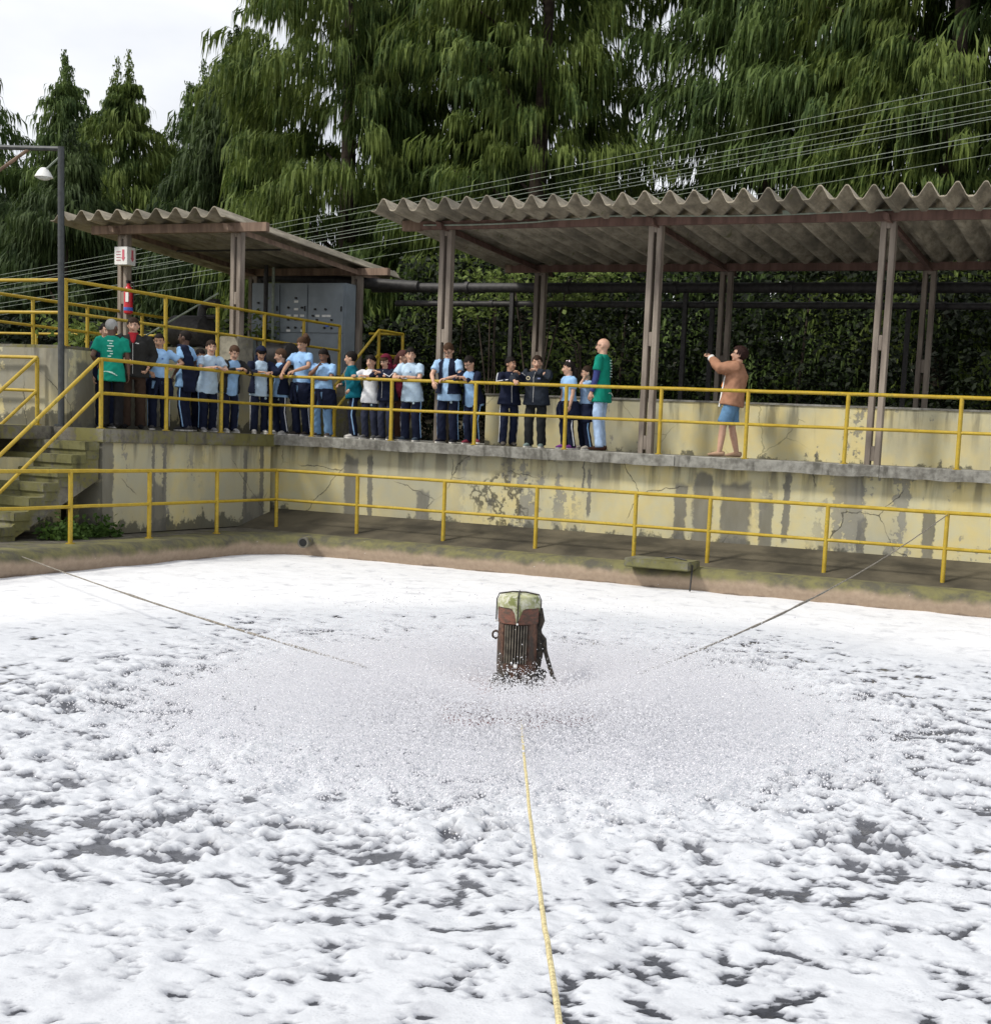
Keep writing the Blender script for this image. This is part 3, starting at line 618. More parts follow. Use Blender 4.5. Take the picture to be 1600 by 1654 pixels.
fin = G().box((.155, 0, b0+.28), (.03, .0065, .285)).mesh('fin', m_fin); back = G().box((.1445, 0, b0+.28), (.004, .022, .285)).mesh('fin_gap_shade', m_dark)  # black strips painted as the shade between the fins
for k0 in (-70, 110):
    for k in range(-4, 5): link('fin', fin, t, (0, 0, 0), R(k0+8*k))
    for k in range(-4, 4): link('fin_gap_shade', back, t, (0, 0, 0), R(k0+8*k+4))
G().lathe([(.16, b0+.43), (.172, b0+.432), (.174, b0+.54), (.168, b0+.56)], 32).obj('band', m_band, t, True)
# cap with pointed tongues over the band
V = []; F = []; n = 48
for j in range(n):
    a = 2*math.pi*j/n
    q = min(abs((a-a0+math.pi) % (2*math.pi)-math.pi) for a0 in [R(-66+90*k) for k in range(4)])
    dp = .045 + .13*math.exp(-(q/.13)**1.5)
    for r_, z_ in ((.178, b0+.565-dp+.03), (.180, b0+.57), (.178, b0+.6), (.16, b0+.632), (.12, b0+.642), (.04, b0+.645)): V.append((r_*math.cos(a), r_*math.sin(a), z_))
for j in range(n):
    for i in range(5): F.append((6*j+i, 6*((j+1) % n)+i, 6*((j+1) % n)+i+1, 6*j+i+1))
g = G(); g.v = V; g.f = F+[tuple(6*j+5 for j in range(n))]; cap = g.obj('cap', m_cap, t, True)
for k in range(2):
    a = R(-66+90*k); P = [(.186*math.cos(a)*c_, .186*math.sin(a)*c_, b0+z_) for c_, z_ in ((1, .43), (1, .6), (.9, .64), (.3, .657), (-.3, .657), (-.9, .64), (-1, .6), (-1, .43))]
    G().tube(P, .006, 6).obj('strap', m_rust2, cap)
for k in range(4): a = R(-66+90*k); G().ell((.187*math.cos(a), .187*math.sin(a), b0+.435), (.009, .009, .009)).obj('bolt', m_white, cap)
lft = Vector((-.92, -.39, 0)); rgt = -lft; frn = Vector((.39, -.92, 0))
g = G(); c0 = lft*.185+Vector((0, 0, b0+.33)); g.tube([c0+lft*.028*math.cos(q)+Vector((0, 0, .028*math.sin(q))) for q in [2*math.pi*i/14 for i in range(15)]], .009, 8); g.obj('lifting_eye', m_rust, t, True)
G().tube([lft*.14+Vector((0, 0, b0+.33)), lft*.165+Vector((0, 0, b0+.33))], .012, 8).obj('eye_shank', m_rust, t)
P = [rgt*.18+Vector((0, 0, b0+.54)), rgt*.195+Vector((0, 0, b0+.45)), rgt*.17+Vector((0, 0, b0+.38)), rgt*.19+Vector((0, 0, b0+.25)), rgt*.17+Vector((0, 0, b0+.1)), rgt*.2+Vector((0, 0, b0-.02))]
G().tube(P, [.022, .03, .03, .04, .035, .05], 9).obj('terminal_cable', m_rust2, t, True)
P = [rgt*.16+Vector((0, 0, b0+.36)), rgt*.215+Vector((0, 0, b0+.3)), rgt*.24+frn*.02+Vector((0, 0, b0+.22)), rgt*.29+frn*.05+Vector((0, 0, b0+.09)), rgt*.335+frn*.07+Vector((0, 0, b0+.0)), rgt*.37+frn*.1+Vector((0, 0, b0-.08))]
G().tube(P, [.03, .034, .018, .02, .017, .014], 8).obj('hanging_cable', m_rust2, t, True)
for k in range(16):
    a = rnd.uniform(-.9, 1.6)-R(40); r_ = rnd.uniform(.17, .25); G().ell((r_*math.cos(a), r_*math.sin(a), b0+rnd.uniform(-.03, .07)), (rnd.uniform(.02, .05),)*3, None, 7, 5).obj('crust', m_rust2, t)
G().box((.39*.168, -.92*.168, b0+.125), (.03, .014, .022)).obj('nameplate', m_white, t)
# ------------------------------------------------------------------ spray thrown out by the aerator (droplets, as a point cloud)
def spray_points(n, seed):
    r = np.random.default_rng(seed); a = r.random(n)*2*np.pi
    lob = .5+.5*fbm(np.cos(a)*3+5, np.sin(a)*3+5, 3, seed)      # uneven jets round the diffuser
    el = np.radians(np.clip(r.normal(19, 7, n)+8*lob, -4, 40)); v = r.normal(4.25, .5, n)+.6*lob
    a = a+r.normal(0, .02, n)
    T = (v*np.sin(el)+np.sqrt((v*np.sin(el))**2+2*9.8*.17))/9.8; tt = T*r.random(n)**.9
    rad = .42+v*np.cos(el)*tt; z = WZ+.17+v*np.sin(el)*tt-4.9*tt*tt
    j = .035+.03*tt/T
    P = np.stack([MOT[0]+np.cos(a)*rad, MOT[1]+np.sin(a)*rad, z], 1)+r.normal(size=(n, 3))*j[:, None]
    keep = (P[:, 2] > WZ-.01) & (fbm(a*9, rad*5-2*el, 3, seed+3) + r.normal(0, .22, n) > -.18)
    P = P[keep]; n = len(P); return P, np.clip(r.lognormal(math.log(.0021), .5, n), .0009, .008)
P1, S1 = spray_points(420000, 5)
n = 70000; a = rng.random(n)*2*np.pi; q = rng.random(n); rad = .3+.95*q**.8; P3 = np.stack([MOT[0]+np.cos(a)*rad, MOT[1]+np.sin(a)*rad, WZ+.04+.24*(1-q**1.6)*.72*rng.random(n)**.35], 1)
k = fbm(a*6, rad*4, 3, 77)+rng.normal(0, .15, n) > -.22; P3 = P3[k]; P1 = np.concatenate([P1, P3]); S1 = np.concatenate([S1, np.clip(rng.lognormal(math.log(.0022), .45, len(P3)), .0012, .008)])
# crown of splashes where the water falls back, and low spatter over the churned foam
n = 90000; a = rng.random(n)*2*np.pi; rad = np.clip(rng.normal(2.0, .55, n), .7, 3.6); hgt = np.abs(rng.normal(0, .05, n))*np.clip(1.4-.25*rad, .3, 1)*(1+1.5*(fbm(a*14, rad*6, 3, 99) > .12))
P2 = np.stack([MOT[0]+np.cos(a)*rad, MOT[1]+np.sin(a)*rad, WZ+.03+hgt], 1); S2 = np.clip(rng.lognormal(math.log(.0033), .5, n), .0012, .011)
P = np.concatenate([P1, P2]).astype(np.float32); S = np.concatenate([S1, S2]).astype(np.float32)
me = bpy.data.meshes.new('spray'); me.vertices.add(len(P)); me.vertices.foreach_set('co', P.ravel())
at = me.attributes.new('size', 'FLOAT', 'POINT'); at.data.foreach_set('value', S)
def dropm(s):
    s.col((.78, .78, .81)); s.rough(.12); s.b.inputs['Specular IOR Level'].default_value = .7
    tr = s.n('ShaderNodeBsdfTranslucent'); tr.inputs[0].default_value = (.84, .84, .87, 1); ms = s.n('ShaderNodeMixShader'); ms.inputs[0].default_value = .4
    s.t.links.new(s.b.outputs[0], ms.inputs[1]); s.t.links.new(tr.outputs[0], ms.inputs[2]); s.t.links.new(ms.outputs[0], s.out.inputs[0])
m_drop = mat('water_drops', dropm); me.materials.append(m_drop)
sp = link('spray', me); tag(sp, 'white spray of droplets thrown out round the aerator', 'spray', kind='stuff')
ng = bpy.data.node_groups.new('droplets', 'GeometryNodeTree'); ng.interface.new_socket('Geometry', in_out='INPUT', socket_type='NodeSocketGeometry'); ng.interface.new_socket('Geometry', in_out='OUTPUT', socket_type='NodeSocketGeometry')
gi = ng.nodes.new('NodeGroupInput'); go = ng.nodes.new('NodeGroupOutput'); mp_ = ng.nodes.new('GeometryNodeMeshToPoints'); na = ng.nodes.new('GeometryNodeInputNamedAttribute'); na.data_type = 'FLOAT'; na.inputs[0].default_value = 'size'
sm_ = ng.nodes.new('GeometryNodeSetMaterial'); sm_.inputs['Material'].default_value = m_drop
ng.links.new(gi.outputs[0], mp_.inputs[0]); ng.links.new(na.outputs[0], mp_.inputs['Radius']); ng.links.new(mp_.outputs[0], sm_.inputs[0]); ng.links.new(sm_.outputs[0], go.inputs[0])
md = sp.modifiers.new('droplets', 'NODES'); md.node_group = ng
# ------------------------------------------------------------------ weeping conifers behind the sheds
def strand_mesh(P0, D, L, W, seed, m):
    """hanging needle sprays: tapered strips bending from D to straight down. P0 (n,3)"""
    r = np.random.default_rng(seed); n = len(P0); q = r.normal(size=(n, 3)); q[:, 2] *= .25; q /= np.linalg.norm(q, axis=1)[:, None]
    L = L[:, None]; W = W[:, None]; dn = np.array([0, 0, -1.])
    p1 = P0+D*L*.34+dn*L*.36; p3 = P0+D*L*.44+dn*L*1.0
    V = np.stack([P0, p1-q*W*.5, p1+q*W*.5, p3], 1).reshape(-1, 3)
    b = np.arange(n)[:, None]*4
    F = np.concatenate([b+np.array([[0, 1, 2]]), b+np.array([[1, 3, 2]])])
    return mesh_np('crown', V, F, m)
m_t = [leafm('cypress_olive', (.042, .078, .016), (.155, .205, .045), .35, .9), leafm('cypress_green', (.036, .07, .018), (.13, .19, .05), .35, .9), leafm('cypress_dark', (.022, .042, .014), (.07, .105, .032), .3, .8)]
def weeping_tree(label, x, y, h, r, clumps, per, mk, seed, z0=1.4, low=.08, wid=.06, spire=.5, group='weeping conifers behind the sheds'):
    q = np.random.default_rng(seed); t = empty('conifer_tree', (x, y, z0)); tag(t, label, 'tree', group)
    lean = q.normal(0, .25, 2)
    tp = [(lean[0]*k*k, lean[1]*k*k, h*k) for k in (0, .2, .4, .6, .8, .97)]
    G().tube(tp, [.045*h**.5*1.8*(1-.93*k) for k in (0, .2, .4, .6, .8, 1)], 9).obj('trunk', m_bark, t, True)
    # limbs, then clumps of hanging sprays along them
    tt = low+(1-low)*q.random(clumps)**1.05; a = q.random(clumps)*2*np.pi
    prof = np.clip(1.0-np.abs(tt-.4)*.2, .2, 1)*np.clip((1-tt)/spire, .05, 1)**.75
    hol = np.sin(a*2.3+tt*h*.9+seed)+np.sin(a*3.7-tt*h*1.7+seed*2)+.7*np.sin(tt*h*2.6+a+seed*3); kp = hol > -.85; tt, a, prof = tt[kp], a[kp], prof[kp]; clumps = len(tt)
    rad = r*prof*(.35+.65*q.random(clumps)**.45)*(1+.18*np.sin(a*3+seed)+.14*np.sin(tt*23+a*2))
    C = np.stack([np.cos(a)*rad+lean[0]*tt*tt, np.sin(a)*rad+lean[1]*tt*tt, tt*h+.1*rad], 1)
    for k in [k_ for k_ in range(0, clumps, max(1, clumps//16)) if tt[k_] < .75]:
        b = C[k]; s0 = np.array([lean[0]*tt[k]**2, lean[1]*tt[k]**2, max(.3, b[2]-.35*rad[k]-.3)])
        G().tube([s0, s0*.45+b*.55+np.array([0, 0, .25]), b], [.06, .04, .015], 5).obj('limb', m_bark, t)
    cs = q.uniform(.45, 1.0, clumps)*(.55+.45*np.clip((1-tt)/.35, 0, 1))
    out = np.stack([np.cos(a), np.sin(a), np.zeros(clumps)], 1)
    ci = np.repeat(np.arange(clumps), per); n = len(ci); o = out[ci]
    side = np.stack([-o[:, 1], o[:, 0], np.zeros(n)], 1); s_ = cs[ci]
    u = q.random(n); al = (u-.55)*1.7*s_; sw = q.normal(0, .24, n)*s_*(1.1-.5*u); dz = -.45*s_*(u-.25)**2+q.normal(0, .09, n)*s_
    P0 = C[ci]+o*al[:, None]+side*sw[:, None]; P0[:, 2] += dz
    D = o*.7+q.normal(size=(n, 3))*.38; L = s_*q.uniform(.35, .95, n)*1.15; Wd = wid*q.uniform(.6, 1.4, n)
    if spire > .7:      # several upright leading shoots at the top
        for k in range(5):
            b = C[np.argsort(-tt)[q.integers(0, 40)]] if k else np.array([lean[0], lean[1], h]); nn = 300; u = q.random(nn); hl = q.uniform(1.1, 2.1)
            p = np.stack([b[0]+q.normal(0, .05, nn), b[1]+q.normal(0, .05, nn), b[2]-hl*.5+hl*u], 1); an = q.random(nn)*2*np.pi
            d = np.stack([np.cos(an)*1.5*(1.15-u), np.sin(an)*1.5*(1.15-u), np.full(nn, 1.0)+.9*u], 1)
            P0 = np.concatenate([P0, p]); D = np.concatenate([D, d]); L = np.concatenate([L, q.uniform(.2, .5, nn)*(1.1-.5*u)]); Wd = np.concatenate([Wd, np.full(nn, .05)])
    link('crown', strand_mesh(P0, D, L, Wd, seed, m_t[mk]), t)
    return t
T = [  # label, x, y, height, radius, clumps, strands per clump, material
 ('huge olive green weeping conifer rising behind the gap between the shelters', -6.5, 12, 17, 3.60, 1035, 66, 0),
 ('tall weeping conifer with dark hollows behind the small shelter roof end', -3.4, 14.2, 17, 3.97, 758, 66, 1),
 ('tall weeping conifer with long yellowish curtains behind the big roof end', -0.75, 11.6, 17, 2.94, 758, 66, 0),
 ('weeping conifer beside the open patch of sky above the big roof', 4.6, 13.6, 17, 2.75, 667, 66, 1),
 ('full green weeping conifer behind the middle of the big corrugated roof', 7, 12.4, 17, 2.94, 736, 66, 1),
 ('bright weeping conifer behind the overhead wires over the big roof', 9.5, 10.8, 17, 2.69, 781, 66, 0),
 ('weeping conifer past the end of the big corrugated roof', 12.6, 12, 17, 3.58, 459, 66, 1),
 ('feathery conifer with twin leafy tops against the pale sky', -21, 17, 11.5, 3.30, 552, 54, 1),
 ('broad feathery conifer above the lamp pole against the sky', -18, 15.5, 10.9, 3.60, 644, 54, 0),
 ('slim conifer with a thin spire against the pale sky', -17.2, 18.5, 11.7, 2.53, 345, 54, 1),
 ('pointed conifer leaning next to the huge olive conifer', -14.3, 17, 11.4, 3.00, 552, 54, 1),
 ('low bushy conifer at the edge beyond the lamp arm', -23.8, 15.5, 12.6, 3.60, 482, 54, 1),
 ('dark conifer with low branches behind the small shelter', -11.3, 13.5, 11, 3.20, 552, 54, 2),
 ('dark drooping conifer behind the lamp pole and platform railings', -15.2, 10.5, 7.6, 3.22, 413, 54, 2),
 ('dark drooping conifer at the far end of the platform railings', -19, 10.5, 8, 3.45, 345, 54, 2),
]
for i, (lb, x, y, h, r, c, p, mk) in enumerate(T): weeping_tree(lb, x, y, h, r, c, p, mk, 100+i, spire=.15 if h > 15 else .72)
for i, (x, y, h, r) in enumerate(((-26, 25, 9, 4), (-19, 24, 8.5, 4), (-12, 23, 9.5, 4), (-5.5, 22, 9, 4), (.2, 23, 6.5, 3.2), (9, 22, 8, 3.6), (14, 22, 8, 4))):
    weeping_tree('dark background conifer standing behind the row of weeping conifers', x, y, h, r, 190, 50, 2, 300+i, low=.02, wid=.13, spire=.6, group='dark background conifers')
# hedge of broad leaves behind the deck
m_h = leafm('shaded_hedge_leaf', (.004, .0075, .0035), (.013, .021, .0075), .1, 2); m_hb = leafm('fresh_leaf', (.09, .14, .03), (.21, .27, .075), .4, 3)  # hedge leaves darker than real foliage: deep shade is put into their colour
def hedge(name, label, x0, x1, y0, y1, z0, z1, n, size, m, seed, grp=None, bulge=.5):
    q = np.random.default_rng(seed); P = np.stack([q.uniform(x0, x1, n), y0+(y1-y0)*q.random(n)**1.6, z0+(z1-z0)*q.random(n)**.9], 1)
    P[:, 1] += bulge*fbm(P[:, 0]*.9, P[:, 2]*.9, 3, seed); P[:, 2] += .5*(q.random(n) < .25)*fbm(P[:, 0]*1.3, P[:, 0]*.0+3, 3, seed+4)
    t = empty(name, ((x0+x1)/2, (y0+y1)/2, z0)); V, F = leaf_cloud(P-np.array(t.location), size, seed, .1); link('foliage', mesh_np('foliage', V, F, m), t)
    for k in range(5): G().tube([((k/4-.5)*(x1-x0)*.9, .1, 0), ((k/4-.5)*(x1-x0)*.9+.2, .1, (z1-z0)*.8)], [.05, .02], 6).obj('stem', m_bark, t)
    tag(t, label, 'hedge', grp)
hedge('hedge', 'tall hedge with deep shade put into its leaf colour behind the big shelter', -1.4, 16, 6.3, 8.4, 1.4, 5.6, 30000, .135, m_h, 21)
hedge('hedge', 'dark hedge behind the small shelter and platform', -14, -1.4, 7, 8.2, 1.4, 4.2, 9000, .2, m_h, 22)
def vine(label, c, sx, sz, n, seed, size=.12):
    q = np.random.default_rng(seed); k = q.integers(0, 9, n); cc = q.normal(size=(9, 3))*np.array([sx*.6, .15, sz*.55]); P = cc[k]+q.normal(size=(n, 3))*np.array([sx*.25, .12, sz*.3])
    t = empty('shrub', c); V, F = leaf_cloud(P, size, seed, .25); link('foliage', mesh_np('foliage', V, F, m_hb), t)
    for j in range(4): G().tube([(q.normal(0, .1), 0, -(c[2]-1.6)), cc[j]*.5, cc[j]], [.02, .015, .008], 5).obj('stem', m_bark, t)
    tag(t, label, 'shrub', 'leafy shrubs')
vine('bright leafy shrub climbing over the pipes by the big shelter post', (2.6, 5.0, 4.75), 1.35, .3, 900, 31)
vine('sparse bright leaves hanging below the pipes beside the inner steps', (1.3, 5.6, 4.3), 1.1, .4, 350, 32, .13)
vine('pale green shrub on the platform behind the grey-haired person', (-6.2, 2.2, 3.2), .75, .35, 500, 33, .13)
vine('pale green shrub behind the black pump on the platform', (-3.9, 3.2, 3.45), .9, .3, 500, 34, .13)
vine('small pale green shrub between the pump and the shelter post', (-2.95, 3.6, 3.6), .35, .35, 200, 35, .13)
vine('scattered leaves with sunlight put into their colour on the dark hedge behind the deck', (3.6, 5.6, 3.4), 1.5, .6, 160, 36, .15)  # brighter leaf colour stands in for sun on the hedge
# overhead wires
for i in range(11):
    q = i/10; zl = 5.25-.95*q+rnd.uniform(-.06, .06); zm = 6.6-.85*q; zr = 8.4-1.15*q+rnd.uniform(-.12, .12); yy = 7.0+.9*math.sin(i*2.1)*.4
    P = []; a = Vector((-20, yy, zl-.75)); b = Vector((16, yy, zr+.95))
    for k in range(13): s_ = k/12; P.append(a.lerp(b, s_)+Vector((0, 0, -.3*4*s_*(1-s_)*.5)))
    tag(G().tube(P, .0065, 5).obj('overhead_wire', m_wire), 'thin overhead wire crossing in front of the conifers', 'wire', 'overhead wires')
# ------------------------------------------------------------------ people
def remesh(g, name, m, voxel=.014, smooth=2, wrinkle=0., seed=0, extra=None, cut=None):
    me = bpy.data.meshes.new(name); me.from_pydata(g.v, [], g.f); me.validate()
    bm = bmesh.new(); bm.from_mesh(me); bmesh.ops.recalc_face_normals(bm, faces=bm.faces); bm.to_mesh(me); bm.free()
    o = bpy.data.objects.new('tmp', me); col.objects.link(o)
    r = o.modifiers.new('r', 'REMESH'); r.mode = 'VOXEL'; r.voxel_size = voxel
    if smooth: s_ = o.modifiers.new('s', 'SMOOTH'); s_.factor = .5; s_.iterations = smooth
    dg = bpy.context.evaluated_depsgraph_get(); res = bpy.data.meshes.new_from_object(o.evaluated_get(dg))
    bpy.data.objects.remove(o); bpy.data.meshes.remove(me)
    n = len(res.vertices); V = np.empty(n*3, np.float32); res.vertices.foreach_get('co', V); V = V.reshape(-1, 3)
    if wrinkle:
        N_ = np.empty(n*3, np.float32); res.vertices.foreach_get('normal', N_); N_ = N_.reshape(-1, 3); s_ = seed*1.7
        d = np.sin(V[:, 2]*52+4*np.sin(V[:, 0]*17+s_)+3*np.sin(V[:, 1]*19+s_))*.5+np.sin(V[:, 0]*41+V[:, 2]*23+s_*3+2*np.sin(V[:, 1]*31))*.5
        V += N_*(d*wrinkle)[:, None]; res.vertices.foreach_set('co', V.ravel())
    if cut is not None or extra is not None:
        F = [tuple(p.vertices) for p in res.polygons]
        if cut is not None: C = V[np.array(F)].mean(1) if all(len(f) == 4 for f in F) else np.array([V[list(f)].mean(0) for f in F]); k = cut(C); F = [f for f, b in zip(F, k) if b]
        vv = [tuple(v) for v in V]
        if extra is not None: i = len(vv); vv += extra.v; F += [tuple(q+i for q in f) for f in extra.f]
        bpy.data.meshes.remove(res); res = bpy.data.meshes.new(name); res.from_pydata(vv, [], F)
        if cut is not None:
            bm = bmesh.new(); bm.from_mesh(res); bmesh.ops.delete(bm, geom=[v for v in bm.verts if not v.link_faces], context='VERTS'); bm.to_mesh(res); bm.free()
    res.name = name; res.polygons.foreach_set('use_smooth', np.ones(len(res.polygons), bool)); res.materials.clear(); res.materials.append(m); res.update()
    return res
def ik(S, T, a, b, hint):
    d = T-S; L = min(d.length, (a+b)*.995); u = d.normalized(); T = S+u*L
    c = (a*a-b*b+L*L)/(2*L); h = math.sqrt(max(0, a*a-c*c)); hn = Vector(hint); hn = (hn-u*hn.dot(u)).normalized()
    return S+u*c+hn*h, T
NAVY = (.01, .014, .034); LBLUE = (.3, .5, .78); PALE = (.46, .6, .74); WHITE = (.72, .74, .78); TEAL = (.005, .12, .17); GREEN = (.008, .24, .17)
BLACK = (.012, .012, .014); CHAR = (.025, .025, .024); JEAN = (.16, .29, .47); LJEAN = (.42, .57, .8); BROWN = (.045, .028, .02); MAROON = (.13, .012, .03)
S1_, S2_, S3_, S4_ = (.56, .34, .24), (.44, .25, .16), (.2, .1, .06), (.1, .05, .032)
HB, HD, HG, HBR = (.012, .009, .008), (.028, .016, .01), (.32, .32, .31), (.065, .035, .02)
def person(label, loc, yaw, H, skin=S1_, hair=('short', HD), top=('tee', LBLUE), under=None, legs=NAVY, stripe=True, shoes=(.06, .06, .065), lean=0., head=(0, 0),
           arms=None, feet=None, extras=(), build=1., sole=True, shorts=False, twist=0, D=.3):
    sd = int(abs(loc[0])*97+abs(loc[1])*31) % 1000
    t = empty('person', (loc[0], loc[1], DK+.002), yaw); tag(t, label, 'person', 'visitors on the upper deck')
    s = H/1.7; hh = .137+.057*H; e = hh/.225; w = s*build*(1.04 if H > 1.55 else 1.07)
    hipz = .515*H; l = lean
    uz = Vector((0, math.sin(l), math.cos(l))); Lt = H-hh-.018*s-hipz
    pel = Vector((0, -math.sin(l)*.16, hipz)); nb = pel+uz*Lt
    sh = [nb+Vector((sx*.172*w, 0, 0))-uz*.058*s for sx in (1, -1)]
    hc = nb+Vector((0, math.sin(l*.6)*.06+.012, 0))+Vector((0, 0, (.018*s+hh*.5)*math.cos(l*.5)))
    Rh = Matrix.Rotation(head[0], 3, 'Z') @ Matrix.Rotation(-head[1], 3, 'X')
    hp = lambda x, y, z: hc+Rh @ Vector((x*e, y*e, z*e))
    if arms is None: arms = [((.2, .02, hipz-.12*s), (.3, -1, 0)), ((-.2, .02, hipz-.12*s), (-.3, -1, 0))]
    A = []
    for i, (T_, hint) in enumerate(arms):
        el, wr = ik(sh[i], Vector(T_), .285*s, .25*s, hint); A.append((sh[i], el, wr))
    if feet is None: feet = [(.095*w, 0.02, 8), (-.095*w, -.02, -8)]
    Lg = []
    for i, f in enumerate(feet):
        hj = pel+Vector(((.088*w)*(1-2*i), 0, -.02)); an = Vector((f[0], f[1]-.03, .075*s+(f[3] if len(f) > 3 else 0)))
        kn, an = ik(hj, an, (.236*H), (.226*H), (0.05*(1-2*i), 1, 0)); Lg.append((hj, kn, an))
    # ---- body: one skin
    g = G()
    g.tube([pel-uz*.08, pel, pel+uz*Lt*.35, pel+uz*Lt*.75, nb-uz*.05*s, nb], [(.12*w, .085*w), (.135*w, .09*w), (.115*w, .08*w), (.135*w, .09*w), (.14*w, .065*w), (.05*e, .05*e)], 14, right=(1, 0, 0))
    for a, b, c in A: g.tube([a, a.lerp(b, .5), b, b.lerp(c, .3), c], [.048*w, .042*w, .036*w, .037*w, .025*w], 10)
    for a, b, c in Lg:
        g.tube([a, a.lerp(b, .5), b, b.lerp(c, .35), c], [.07*w, .062*w, .048*w, .05*w, .034*w], 10)
        g.tube([c+Vector((0, 0, .02)), c+Vector((0, 0.02, -.06*s))], .033*w, 8)
    g.tube([nb-uz*.06, nb+(hp(0, -.015, -.05)-nb)*.5, hp(0, -.015, -.03)], [.06*e, .056*e, .058*e], 12)
    g.ell(hp(0, -.008, .025), (.077*e, .098*e, .088*e), Rh); g.ell(hp(0, .02, -.035), (.06*e, .068*e, .07*e), Rh); g.ell(hp(0, .055, -.088), (.03*e, .028*e, .022*e), Rh)
    g.tube([hp(0, .084, .012), hp(0, .1, -.012), hp(0, .108, -.03), hp(0, .085, -.042)], [.01*e, .012*e, .016*e, .012*e], 8)
    for sx in (1, -1): g.ell(hp(sx*.079, -.01, -.008), (.013*e, .022*e, .033*e), Rh, 8, 6); g.ell(hp(sx*.032, .072, -.022), (.022*e, .02*e, .02*e), Rh, 8, 6)
    hands = G()
    for i, (a, b, c) in enumerate(A):
        d = (c-b).normalized(); k = .82*s+.1; sg = 1-2*i
        nrm = Vector((sg*-.5, .2, -1)) if abs(d.z) < .7 else Vector((-sg, 0, 0)); nrm = (nrm-d*nrm.dot(d)).normalized(); sd_ = d.cross(nrm).normalized()
        hands.tube([c-d*.02, c+d*.02*k, c+d*.06*k, c+d*.09*k], [(.024*k, .019*k), (.034*k, .018*k), (.04*k, .016*k), (.036*k, .012*k)], 8, right=sd_)
        for q, (off, ln) in enumerate(((-.029, .062), (-.01, .075), (.01, .08), (.029, .07))):
            p0 = c+d*.082*k+sd_*off*k; p1 = p0+d*ln*.5*k+nrm*.012*k; p2 = p1+d*ln*.28*k+nrm*.03*k; p3 = p2-d*.0+nrm*.022*k
            hands.tube([p0, p1, p2, p3], [.0095*k, .009*k, .008*k, .006*k], 6)
        p0 = c+d*.025*k+sd_*.03*k; hands.tube([p0, p0+d*.03*k+sd_*.025*k+nrm*.01*k, p0+d*.06*k+sd_*.03*k+nrm*.025*k], [.012*k, .011*k, .008*k], 6)
    link('body', remesh(g, 'body', skinmat(skin), .0135, 1, extra=hands), t)
    # ---- face
    hm = cloth(hair[1] if hair[0] != 'bald' else (.2, .14, .1), .75)
    for sx in (1, -1):
        ey = G().ell(hp(sx*.03, .081, .008), (.012*e, .0075*e, .0055*e), Rh, 8, 6).obj('eye', m_eye, t); G().ell(hp(sx*.03, .0885, .007), (.0062*e, .003*e, .0062*e), Rh, 8, 5).obj('pupil', m_black, ey)
        G().ell(hp(sx*.031, .088, .029), (.019*e, .006*e, .0045*e), Rh, 8, 5).obj('eyebrow', hm, t)
    G().ell(hp(0, .083, -.062), (.023*e, .009*e, .006*e), Rh, 8, 5).obj('mouth', cloth(tuple(v*k for v, k in zip(skin, (.62, .36, .36))), .5), t)
    # ---- hair
    hk = hair[0]
    if hk != 'bald':
        big = {'curly': 1.16, 'afro': 1.1, 'shaved': .985, 'hood': 1.17}.get(hk, 1.05); g = G().ell((0, 0, 0), (1, 1, 1), None, 40, 28); V = []
        for v in g.v:
            p = Vector((v[0]*.0815, v[1]*.104-.012, v[2]*.094+.03))
            nz_ = math.sin(v[0]*23+v[2]*17+sd)*math.sin(v[1]*19-v[2]*13+sd*2)
            bg_ = 1+(big-1)*min(1, max(-.35, (.06-p.y)/.06)) if hk not in ('hood', 'curly') else big
            p = Vector((p.x*bg_, (p.y+.012)*bg_-.012, (p.z-.03)*(bg_ if p.z < .09 else big)+.03))*(1+nz_*{'curly': .09, 'short': .025, 'hood': .01, 'shaved': .004}.get(hk, .015))
            V.append(p)
        kf = []
        for f in g.f:
            c = sum((V[i] for i in f), Vector())/len(f)
            if hk == 'hood': keep = (c.y < .03 and c.z > -.12) or c.z > .085
            elif hk == 'shaved': keep = c.z > (-.055 if c.y < -.03 else (.012 if c.y < .03 else .064))
            elif hk == 'curly': keep = c.z > (-.14 if c.y < .0 else (-.0 if c.y < .04 else .07))
            else: keep = c.z > (-.055 if c.y < -.03 else (.008 if c.y < .02 else (.03 if c.y < .045 else .054+.016*math.sin(c.x*110+sd)*math.sin(c.x*47+sd*2)+.5*abs(c.x)*math.sin(sd)*.3)))
            if keep: kf.append(f)
        g.v = [tuple(hp(*p)) for p in V]; g.f = kf
        hm_ = hm if hk != 'hood' else cloth(hair[2])
        ho = g.obj('hood' if hk == 'hood' else 'hair', hm_, t, True)
        if hk == 'hood':
            G().tube([hp(0, -.05, -.02), nb+Vector((0, -.05, .03)), nb+Vector((0, -.03, -.03))], [(.085*e, .07*e), (.1*e, .08*e), (.12*e, .08*e)], 14).obj('hood_back', hm_, t, True)
            g = G().ell(hp(0, .015, .05), (.076*e, .082*e, .06*e), Rh); g.obj('hair', hm, t, True) if len(hair) > 3 else None
